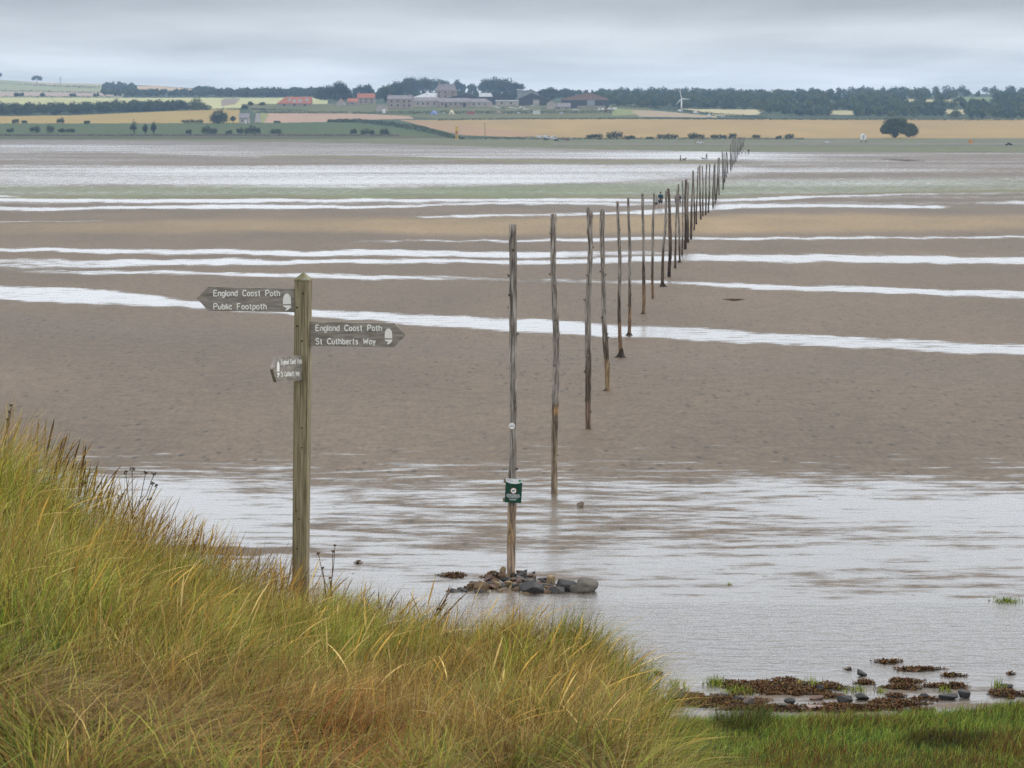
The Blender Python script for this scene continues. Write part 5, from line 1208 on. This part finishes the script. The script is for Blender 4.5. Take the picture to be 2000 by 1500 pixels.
# ------------------------------------------------------------------ vehicles
CARM = {}
def paint(n, c): 
    if n not in CARM: CARM[n] = mat('paint_'+n, c, tuple(x*.93 for x in c), 1, .3, spec=.5)
    return CARM[n]
COLS = {'white': (.74, .75, .76), 'silver': (.42, .44, .47), 'dark': (.03, .035, .05), 'red': (.35, .04, .035), 'blue': (.05, .09, .2), 'grey': (.16, .17, .18)}
M['tyre'] = mat('tyre', (.02, .02, .02), None, 5, .9)
def car(px, row, wpx, col, label, kind='car', group=None, rz=0, Y=None):
    c = gp(px, row) if Y is None else at(px, row, Y); c.z += .25; s = pxm(c.y); Lh = wpx/s/2
    k = min(1.0, Lh/2.2) if kind == 'car' else 1.0
    root = empty({'car': 'parked_car', 'van': 'parked_van', 'caravan': 'caravan'}[kind], c, rz, label, {'car': 'car', 'van': 'van', 'caravan': 'caravan'}[kind], group)
    w = .88 if kind == 'car' else 1.05
    if kind == 'car':
        L = Lh; body = [(-L, .3), (-L, .75), (-L*.93, .88), (-L*.45, .97), (L*.5, .97), (L*.95, .85), (L, .6), (L, .3)]; top = [(-L*.62, .95), (-L*.35, 1.42), (L*.15, 1.45), (L*.5, .95)]
    elif kind == 'van':
        L = Lh; body = [(-L, .35), (-L, 2.15), (-L*.9, 2.3), (L*.55, 2.3), (L*.72, 1.25), (L, 1.1), (L, .35)]; top = None
    else:
        L = Lh; body = [(-L, .5), (-L*1.0, 1.3), (-L*.85, 2.35), (L*.85, 2.4), (L, 1.4), (L*.96, .5)]; top = None
    bm_ = MB().prism(body, -w, w); b = bm_.build('body', paint(col, COLS[col]), root)
    if top:
        MB().prism(top, -w*.88, w*.88).build('cabin', paint(col, COLS[col]), b)
        t2 = [(-L*.53, 1.0), (-L*.31, 1.36), (L*.12, 1.38), (L*.40, 1.0)]
        for y0, y1 in ((-w*.9, -w*.885), (w*.885, w*.9)): MB().prism(t2, y0, y1).build('window', M['glass'], root)
    elif kind == 'van':
        MB().prism([(L*.25, 1.3), (L*.25, 2.0), (L*.5, 2.0), (L*.64, 1.3)], -w*1.02, -w*1.005).build('window', M['glass'], root)
    else:
        MB().box(-L*.5, L*.1, -w*1.02, -w*1.005, 1.35, 1.95).build('window', M['glass'], root)
    for x in ((-L*.62, L*.62) if kind != 'caravan' else (0,)):
        for y in (-w+.02, w-.02):
            MB().tube([(x, y-.1, .32), (x, y+.1, .32)], .32, n=12).build('wheel', M['tyre'], root)
GC = 'cars in the farm car park'
cars = [(967, 210, 12, 'white', 0, 'white car on the outer end of the farm car park'), (974, 212.5, 12, 'white', .2, 'white car just in front of the outermost white car'), (986, 208, 8, 'silver', 0, 'small silver car at the back of the farm car park'), (982, 213, 10, 'dark', .1, 'dark car in the front row of the farm car park'),
 (999, 212, 12, 'white', .3, 'white car in the middle of the farm car park'), (1005, 207.5, 8, 'silver', 0, 'silver car behind the middle white car'), (1010, 214.5, 13, 'silver', .5, 'silver car angled in the front row of the car park'), (1019, 211.5, 12, 'white', .5, 'white car behind the angled silver car'),
 (1027, 215, 14, 'white', .5, 'white car at the lower end of the front row'), (1039, 208, 9, 'white', 0, 'white van-like car beside the stone shed'), (1051, 210, 13, 'silver', 0, 'long silver car by the stone shed'), (1062, 213.5, 12, 'grey', 0, 'grey car close to the tan stone gable'), (1013, 222.8, 12, 'silver', 1.3, 'silver car parked end-on below the car park hedge')]
for a in cars: car(a[0], a[1], a[2]*.92, a[3], a[5], 'car', GC, a[4])
car(1123, 216, 11, 'white', 'single white car in front of the brown roofed barn', 'car')
car(1174, 216, 12, 'white', 'white caravan at the corner of the brown roofed barn', 'caravan', 'caravans beside the barn'); car(1196, 215, 18, 'white', 'longer white caravan at the outer end of the farm hedge', 'caravan', 'caravans beside the barn'); car(1184, 217, 9, 'red', 'dark red car between the two white caravans')
for x, r_, k_, l_ in ((1329, 219, 'van', 'white van at the foot of the wind turbine'), (1359, 222.5, 'van', 'white van halfway down the sloping hedge'), (1386, 229, 'van', 'white van near the bottom of the sloping hedge'), (1411, 230, 'car', 'pale car half hidden where the sloping hedge ends')):
    car(x, r_, 9, 'white', l_, k_, 'white vehicles along the sloping hedge')
GV = 'vehicles at the shore parking place'
for x, r_, w_, co, k_, l_ in ((1055, 271.5, 14, 'white', 'van', 'white camper van at the outer end of the shore parking'), (1068, 271.5, 14, 'white', 'van', 'second white camper van of the three side by side'), (1082, 273, 15, 'white', 'van', 'tallest white camper van in front of the others at the shore'),
    (1066, 275, 11, 'dark', 'car', 'dark car in front of the camper vans'), (1087, 276.5, 10, 'dark', 'car', 'dark car under the tallest camper van'), (1037, 272, 8, 'silver', 'car', 'silver car off to the side of the camper vans'), (1099, 274.5, 11, 'grey', 'car', 'grey car next to the tallest camper van'), (1108, 275.5, 9, 'red', 'car', 'dull red car beyond the grey car at the shore'), (1116, 274, 10, 'silver', 'car', 'last silver car of the shore parking')):
    car(x, r_, w_*.9, co, l_, k_, GV)
car(1367, 281.5, 13, 'white', 'white car driving on the causeway near the far poles')
car(1616, 280.8, 10, 'white', 'white car on the causeway approaching the refuge hut'); car(1970, 285.2, 14, 'dark', 'dark car on the causeway near the orange sign')
# ------------------------------------------------------------------ tents and boards
def tent(px, row, wpx, hpx, col, label):
    c = gp(px, row); s = pxm(c.y); w = wpx/s/2; h = hpx/s; m = MB(); n = 12
    root = empty('tent', c, 0, label, 'tent', 'tents behind the barley hedge')
    L = [(0, 1), (.35, .93), (.65, .72), (.88, .4), (1, .04)]
    V = [(w*r*math.cos(6.283*k/n), w*r*math.sin(6.283*k/n), h*t) for t, r in L for k in range(n)]
    m.add(V, [(j*n+k, j*n+(k+1) % n, (j+1)*n+(k+1) % n, (j+1)*n+k) for j in range(4) for k in range(n)]).build('canopy', mat('tent_'+str(px), col, None, 1, .7), root, True)
    MB().prism([(-w*.28, 0), (0, h*.62), (w*.28, 0)], -w*.99, -w*.93).build('door_flap', M['greysheet'], root)
tent(848, 224, 14, 8, (.20, .28, .60), 'domed blue tent in front of the farm hedge'); tent(866, 224, 10, 5, (.16, .24, .15), 'small green tent between the blue and the cream tent'); tent(882, 223.8, 11, 9, (.66, .60, .42), 'cream pointed tent in front of the farm hedge'); tent(973, 222.5, 11, 6, (.26, .19, .14), 'small brown tent below the car park')
def board(px, row, wpx, hpx, col, label, legs=2, zl=0, name='sign_board', cat='sign'):
    c = gp(px, row); s = pxm(c.y); w = wpx/s/2; h = hpx/s; z = zl/s
    root = empty(name, c, 0, label, cat); MB().box(-w, w, -.06, .06, z, z+h, bev=.02).build('panel', mat('board_%d' % px, col, None, 2, .6), root)
    for x in ((-w*.7, w*.7) if legs == 2 else (0,)): MB().tube([(x, .1, -.3), (x, .1, z+h*.9)], .07, n=6).build('leg', M['greysheet'], root)
board(920, 224, 15, 5.5, (.42, .10, .10), 'dull red board in front of the farm hedge', zl=.8)
board(1048, 224.5, 14, 7.5, (.66, .67, .62), 'white notice board on legs below the farm car park', zl=1.2)
board(1896, 281, 8.5, 6.5, (.68, .30, .04), 'square orange sign beside the causeway', zl=1.4)
board(1096, 224.5, 8, 5, (.45, .46, .48), 'small grey board in the gap of the farm hedge', zl=1)
def beacon():
    c = gp(892, 273); s = pxm(c.y); root = empty('beacon', c, 0, 'tall yellow and red beacon on two legs at the barley corner', 'beacon')
    y_ = mat('yellow_paint', (.72, .52, .08), None, 2, .6); r_ = mat('red_paint', (.50, .14, .05), None, 2, .6)
    for x in (-1.6, 1.6): MB().tube([(x/s, 0, 0), (x/s, 0, 12/s)], .9/s, n=8).build('leg', y_, root)
    MB().box(-2.6/s, 2.6/s, -.2, .2, 11/s, 17/s, bev=.05).build('red_panel', r_, root); MB().box(-3.2/s, 3.2/s, -.22, .22, 17.1/s, 24/s, bev=.05).build('yellow_panel', y_, root); MB().prism([(-2/s, 24.1/s), (0, 28/s), (2/s, 24.1/s)], -.2, .2).build('finial', y_, root)
    MB().box(-6/s, 10/s, -2, 2, -.2, .35).build('base', M['palestone'], root)
beacon()
def turbine():
    c = gp(1331, 218); s = pxm(c.y); root = empty('wind_turbine', c, 0, 'white three-bladed wind turbine in front of the far woodland', 'wind turbine'); m_ = paint('white', COLS['white'])
    H = 25/s; MB().tube([(0, 0, 0), (0, 0, H)], [1.9/s, 1.0/s], n=14).build('tower', m_, root, True)
    MB().ball((0, .3, H), (1.1/s, 2.2/s, 1.1/s), 10, 8).build('nacelle', m_, root, True)
    y = -2.1/s; MB().ball((0, y, H), (1.2/s,)*3, 10, 8).build('hub', m_, root, True)
    for a in (104, -3, 227):
        a = R(a); L = 16.5/s; d = Vector((math.cos(a), 0, math.sin(a))); q = Vector((-math.sin(a), 0, math.cos(a))); P_ = []
        for t, ww in ((.04, .6), (.2, 1.45), (.5, 1.05), (.85, .65), (1, .25)):
            cc = d*L*t+Vector((0, y-.3/s, H)); P_ += [cc-q*ww*.8/s, cc+q*ww*.5/s+Vector((0, .05, 0)), cc+q*ww*.1/s+Vector((0, .35/s, 0))]
        MB().add(P_, [(3*i+k, 3*i+(k+1) % 3, 3*i+3+(k+1) % 3, 3*i+3+k) for i in range(4) for k in range(3)]+[(0, 2, 1), (12, 13, 14)]).build('blade', m_, root)
turbine()
def refuge():
    c = gp(1686, 281); s = pxm(c.y); root = empty('refuge_hut', c, 0, 'white refuge hut raised on grey legs beside the causeway', 'hut'); w = 5.2/s; h0 = 8/s; h1 = 17/s
    MB().box(-w, w, -1.1, 1.1, h0, h1, bev=.08).build('cabin', M['white'], root)
    MB().prism([(-w-.15, h1), (-w*.2, h1+3.2/s), (w+.15, h1)], -1.3, 1.3).build('roof', M['white'], root)
    for x in (-w*.8, w*.8):
        for y in (-.9, .9): MB().tube([(x*1.15, y, -.3), (x, y, h0+.1)], .16, n=7).build('leg', M['timber'], root)
    m = MB(); 
    for x in (0, .7): m.tube([(w+1.6+x*0, -.5+x, 0), (w+.1, -.5+x, h0)], .07, n=5)
    for k in range(6): t = (k+.5)/6; m.tube([(w+1.6-1.5*t, -.5, h0*t), (w+1.6-1.5*t, .2, h0*t)], .05, n=5)
    m.build('stairs', M['timber'], root); MB().box(-.4, .4, -1.16, -1.11, h0+.3, h0+2.1).build('door', M['greysheet'], root)
refuge()
def pylon(px, base, top, label):
    c = gp(px, base); s = pxm(c.y); H = (base-top)/s; root = empty('pylon', c, 0, label, 'pylon'); m = MB(); w = H*.11
    for sx_, sy_ in ((-1, -1), (1, -1), (1, 1), (-1, 1)): m.tube([(sx_*w, sy_*w, 0), (sx_*w*.35, sy_*w*.35, H*.6), (0, 0, H)], H*.010, n=4)
    for k in range(6): z = H*k/8; f = 1-.65*min(1, z/(H*.6)); f2 = 1-.65*min(1, (z+H/8)/(H*.6)); m.tube([(-w*f, -w*f, z), (w*f2, -w*f2, z+H/8)], H*.006, n=4); m.tube([(w*f, -w*f, z), (-w*f2, -w*f2, z+H/8)], H*.006, n=4)
    m.build('tower', M['greysheet'], root)
    for z, l in ((.62, .2), (.76, .26), (.9, .17)): MB().tube([(-H*l, 0, H*z), (0, 0, H*z+.6), (H*l, 0, H*z)], H*.009, n=4).build('cross_arm', M['greysheet'], root)
pylon(118, 165, 149, 'lattice electricity pylon on the skyline above the far pasture')
def mast(px, base, top, label):
    c = gp(px, base); s = pxm(c.y); root = empty('utility_pole', c, 0, label, 'utility pole'); H = (base-top)/s
    MB().tube([(0, 0, -.3), (0, 0, H)], [.22, .14], n=6).build('shaft', M['timber'], root); MB().tube([(-.9, 0, H*.93), (.9, 0, H*.93)], .09, n=5).build('cross_arm', M['timber'], root)
mast(1358, 281, 269, 'short grey utility post beside the white car on the causeway'); mast(947, 272, 240, 'thin utility pole standing against the golden barley')

# ------------------------------------------------------------------ people
SKIN = mat('skin', (.42, .26, .19), None, 5, .6)
def skin_grow(nodes, edges, name, m, parent, sub=1):
    me = bpy.data.meshes.new('armature_lines'); me.from_pydata([n[:3] for n in nodes], edges, []); o = bpy.data.objects.new('armature_lines', me); SC.collection.objects.link(o)
    sk = o.modifiers.new('s', 'SKIN'); sk.use_smooth_shade = True
    for i, n in enumerate(nodes):
        r_ = n[3] if hasattr(n[3], '__len__') else (n[3], n[3]); me.skin_vertices[0].data[i].radius = r_
    me.skin_vertices[0].data[0].use_root = True
    ss = o.modifiers.new('u', 'SUBSURF'); ss.levels = sub; ss.render_levels = sub
    dg = bpy.context.evaluated_depsgraph_get(); me2 = bpy.data.meshes.new_from_object(o.evaluated_get(dg)); me2.name = name
    bpy.data.objects.remove(o); me2.materials.clear(); me2.materials.append(m)
    return link(bpy.data.objects.new(name, me2), parent)
def person(px, row, hpx, label, top, bottom, hairc, legs_bare=False, rz=0, stride=.16, back=True, skirt_=False, pack=None, group='walkers crossing the sands'):
    c = gp(px, row); s = pxm(c.y); H = hpx/s; root = empty('person', c, rz, label, 'person', group)
    k = H/1.72
    def P(x, y, z, r): return (x*k, y*k, z*k, (r[0]*k, r[1]*k) if hasattr(r, '__len__') else r*k)
    st = stride
    nodes = [P(0, 0, .96, (.15, .11)), P(0, -.01, 1.18, (.135, .10)), P(0, 0, 1.38, (.165, .105)), P(0, .01, 1.49, .055), P(0, .0, 1.56, .06), P(0, 0, 1.63, (.078, .095)), P(0, .01, 1.70, .06)]
    E = [(0, 1), (1, 2), (2, 3), (3, 4), (4, 5), (5, 6)]
    for sx_, ph in ((-1, 1), (1, -1)):
        a = len(nodes); y1 = st*ph
        nodes += [P(sx_*.095, 0, .88, .09), P(sx_*.10, y1*.45+.03, .50, .058), P(sx_*.10, y1*1.1-.02, .09, .04), P(sx_*.11, y1*1.1+.14, .035, .035)]
        E += [(0, a), (a, a+1), (a+1, a+2), (a+2, a+3)]
        a = len(nodes); y2 = -st*ph*.8
        nodes += [P(sx_*.19, 0, 1.40, .055), P(sx_*.25, y2*.3-.02, 1.13, .042), P(sx_*.27, y2+.06, .89, .030), P(sx_*.275, y2+.09, .80, .024)]
        E += [(2, a), (a, a+1), (a+1, a+2), (a+2, a+3)]
    body = skin_grow(nodes, E, 'body', SKIN, root)
    # hands and a simple face joined on as pieces of the same figure are drawn as small tapers
    bm = bmesh.new(); bm.from_mesh(body.data)
    m = MB(); m.ball((0, .10*k, 1.625*k), (.014*k, .02*k, .02*k), 6, 5)
    for sx_ in (-1, 1):
        m.ball((sx_*.078*k, .01*k, 1.63*k), (.012*k, .02*k, .028*k), 6, 5)
        hx_, hy_, hz_ = nodes[-1 if sx_ == 1 else 14][:3]
        for f in range(5):
            a = (f-2)*.012*k; L_ = (.055, .075, .08, .074, .06)[f]*k
            m.tube([(hx_, hy_+a, hz_), (hx_, hy_+a*1.3+.006*k, hz_-L_*.6), (hx_-sx_*.008*k, hy_+a*1.3+.014*k, hz_-L_)], [.009*k, .008*k, .006*k], n=5)
    n0 = len(bm.verts); vs = [bm.verts.new(v) for v in m.v]
    for f in m.f: bm.faces.new([vs[i] for i in f])
    bm.to_mesh(body.data); bm.free(); body.data.update()
    tm = mat('cloth_top_%d' % px, top, None, 6, .85); bt = mat('cloth_bottom_%d' % px, bottom, None, 6, .85)
    tn = [P(0, 0, .93, (.175, .13)), P(0, -.01, 1.18, (.165, .125)), P(0, 0, 1.39, (.185, .125)), P(0, .01, 1.48, .075)]; E2 = [(0, 1), (1, 2), (2, 3)]
    for sx_, ph in ((-1, 1), (1, -1)):
        a = len(tn); y2 = -st*ph*.8; tn += [P(sx_*.20, 0, 1.40, .075), P(sx_*.255, y2*.3-.02, 1.13, .060)]; E2 += [(2, a), (a, a+1)]
        if not legs_bare: tn += [P(sx_*.272, y2+.05, .91, .045)]; E2 += [(a+1, a+2)]
    skin_grow(tn, E2, 'jacket', tm, root)
    bn = [P(0, 0, .97, (.165, .12))]; E3 = []
    for sx_, ph in ((-1, 1), (1, -1)):
        y1 = st*ph; a = len(bn); bn += [P(sx_*.10, y1*.1, .84, .115), P(sx_*.11, y1*.45+.03, .53, .095 if legs_bare else .075)]; E3 += [(0, a), (a, a+1)]
        if not legs_bare: bn += [P(sx_*.10, y1*1.1-.02, .12, .062)]; E3 += [(a+1, a+2)]
    skin_grow(bn, E3, 'shorts' if legs_bare else 'trousers', bt, root)
    hm = MB(); hm.ball((0, -.015*k, 1.665*k), (.092*k, .108*k, .085*k), 12, 8); hm.build('hair', mat('hair_%d' % px, hairc, None, 30, .9), root, True)
    if pack: hm = MB(); hm.box(-.15*k, .15*k, -.33*k, -.14*k, 1.05*k, 1.45*k, bev=.03*k); hm.build('backpack', mat('pack_%d' % px, pack, None, 5, .8), root)
# the walkers go away from us: they face +Y
person(1290, 408, 33, 'person in a teal jacket and shorts walking away beside the poles', (.02, .13, .20), (.015, .03, .05), (.04, .03, .02), True, rz=.2, pack=(.02, .07, .11))
person(1282, 408, 24, 'shorter person in a pale aqua shirt and dark shorts beside the teal walker', (.34, .46, .46), (.015, .02, .035), (.20, .14, .08), True, rz=-.2)
person(1327.5, 400, 20, 'person in a dark purple jacket half hidden behind the pole run', (.04, .035, .11), (.03, .03, .05), (.05, .035, .025), rz=.1, pack=(.03, .03, .09))
person(1320.5, 400, 20, 'person in a grey lilac jacket beside the purple walker', (.20, .20, .27), (.05, .05, .07), (.05, .035, .025))
person(1329, 316, 13, 'person in dark clothes walking with a dog on the far flats', (.03, .03, .06), (.02, .02, .03), (.03, .02, .02), rz=1.2)
person(1380, 313, 13, 'person in a bulky black coat walking on the far flats', (.012, .014, .022), (.012, .012, .02), (.02, .02, .02), rz=.8)
person(1462, 302, 11, 'person in black standing by the two pale figures at the end of the poles', (.015, .015, .02), (.02, .02, .02), (.02, .02, .02))
person(1456, 303, 11, 'person in a white top at the end of the poles beside the one in black', (.7, .7, .68), (.6, .6, .6), (.1, .08, .05))
person(1449, 303, 10, 'person in a pale lilac top closest to the far pole cluster', (.6, .58, .66), (.5, .5, .5), (.1, .08, .05))
def dog(px, row, hpx, col, label, rz):
    c = gp(px, row); s = pxm(c.y); k = hpx/s/.62; root = empty('dog', c, rz, label, 'dog')
    N_ = [(0, 0, .46, .12), (.22, 0, .48, .13), (-.24, 0, .48, .10), (.36, 0, .60, .07), (.44, 0, .68, .075), (.56, 0, .65, .04), (-.36, 0, .52, .03), (-.50, 0, .60, .015)]
    E = [(0, 1), (0, 2), (1, 3), (3, 4), (4, 5), (2, 6), (6, 7)]
    for sy_ in (-1, 1):
        a = len(N_); N_ += [(.22, sy_*.08, .36, .05), (.23, sy_*.08, .20, .03), (.21, sy_*.08, .03, .028)]; E += [(1, a), (a, a+1), (a+1, a+2)]
        a = len(N_); N_ += [(-.24, sy_*.08, .38, .06), (-.18, sy_*.08, .27, .04), (-.30, sy_*.08, .17, .026), (-.27, sy_*.08, .03, .026)]; E += [(2, a), (a, a+1), (a+1, a+2), (a+2, a+3)]
        a = len(N_); N_ += [(.42, sy_*.05, .76, .02)]; E += [(4, a)]
    skin_grow([(x*k, y*k, z*k, r*k) for x, y, z, r in N_], E, 'body', mat('fur_%d' % px, col, None, 8, .9), root)
dog(1336, 316, 7, (.16, .13, .10), 'brown dog beside the dark-clothed walker on the far flats', .3)
dog(1374, 313, 5, (.05, .04, .04), 'small dark dog ahead of the walker in the bulky black coat', 2.9)
# ------------------------------------------------------------------ air
hz = bpy.data.materials.new('haze_air'); hz.use_nodes = True; t_ = hz.node_tree; t_.nodes.clear()
pv = t_.nodes.new('ShaderNodeVolumePrincipled'); pv.inputs['Color'].default_value = (.45, .67, 1.0, 1); pv.inputs['Density'].default_value = HAZE = 0.00008; pv.inputs['Anisotropy'].default_value = .0
oo = t_.nodes.new('ShaderNodeOutputMaterial'); t_.links.new(pv.outputs[0], oo.inputs['Volume'])
prop(MB().box(-7500, 9500, -320, 7600, -75, 150).build('haze', hz), 'thin bluish sea haze over the flats and farmland', 'haze', kind='stuff')
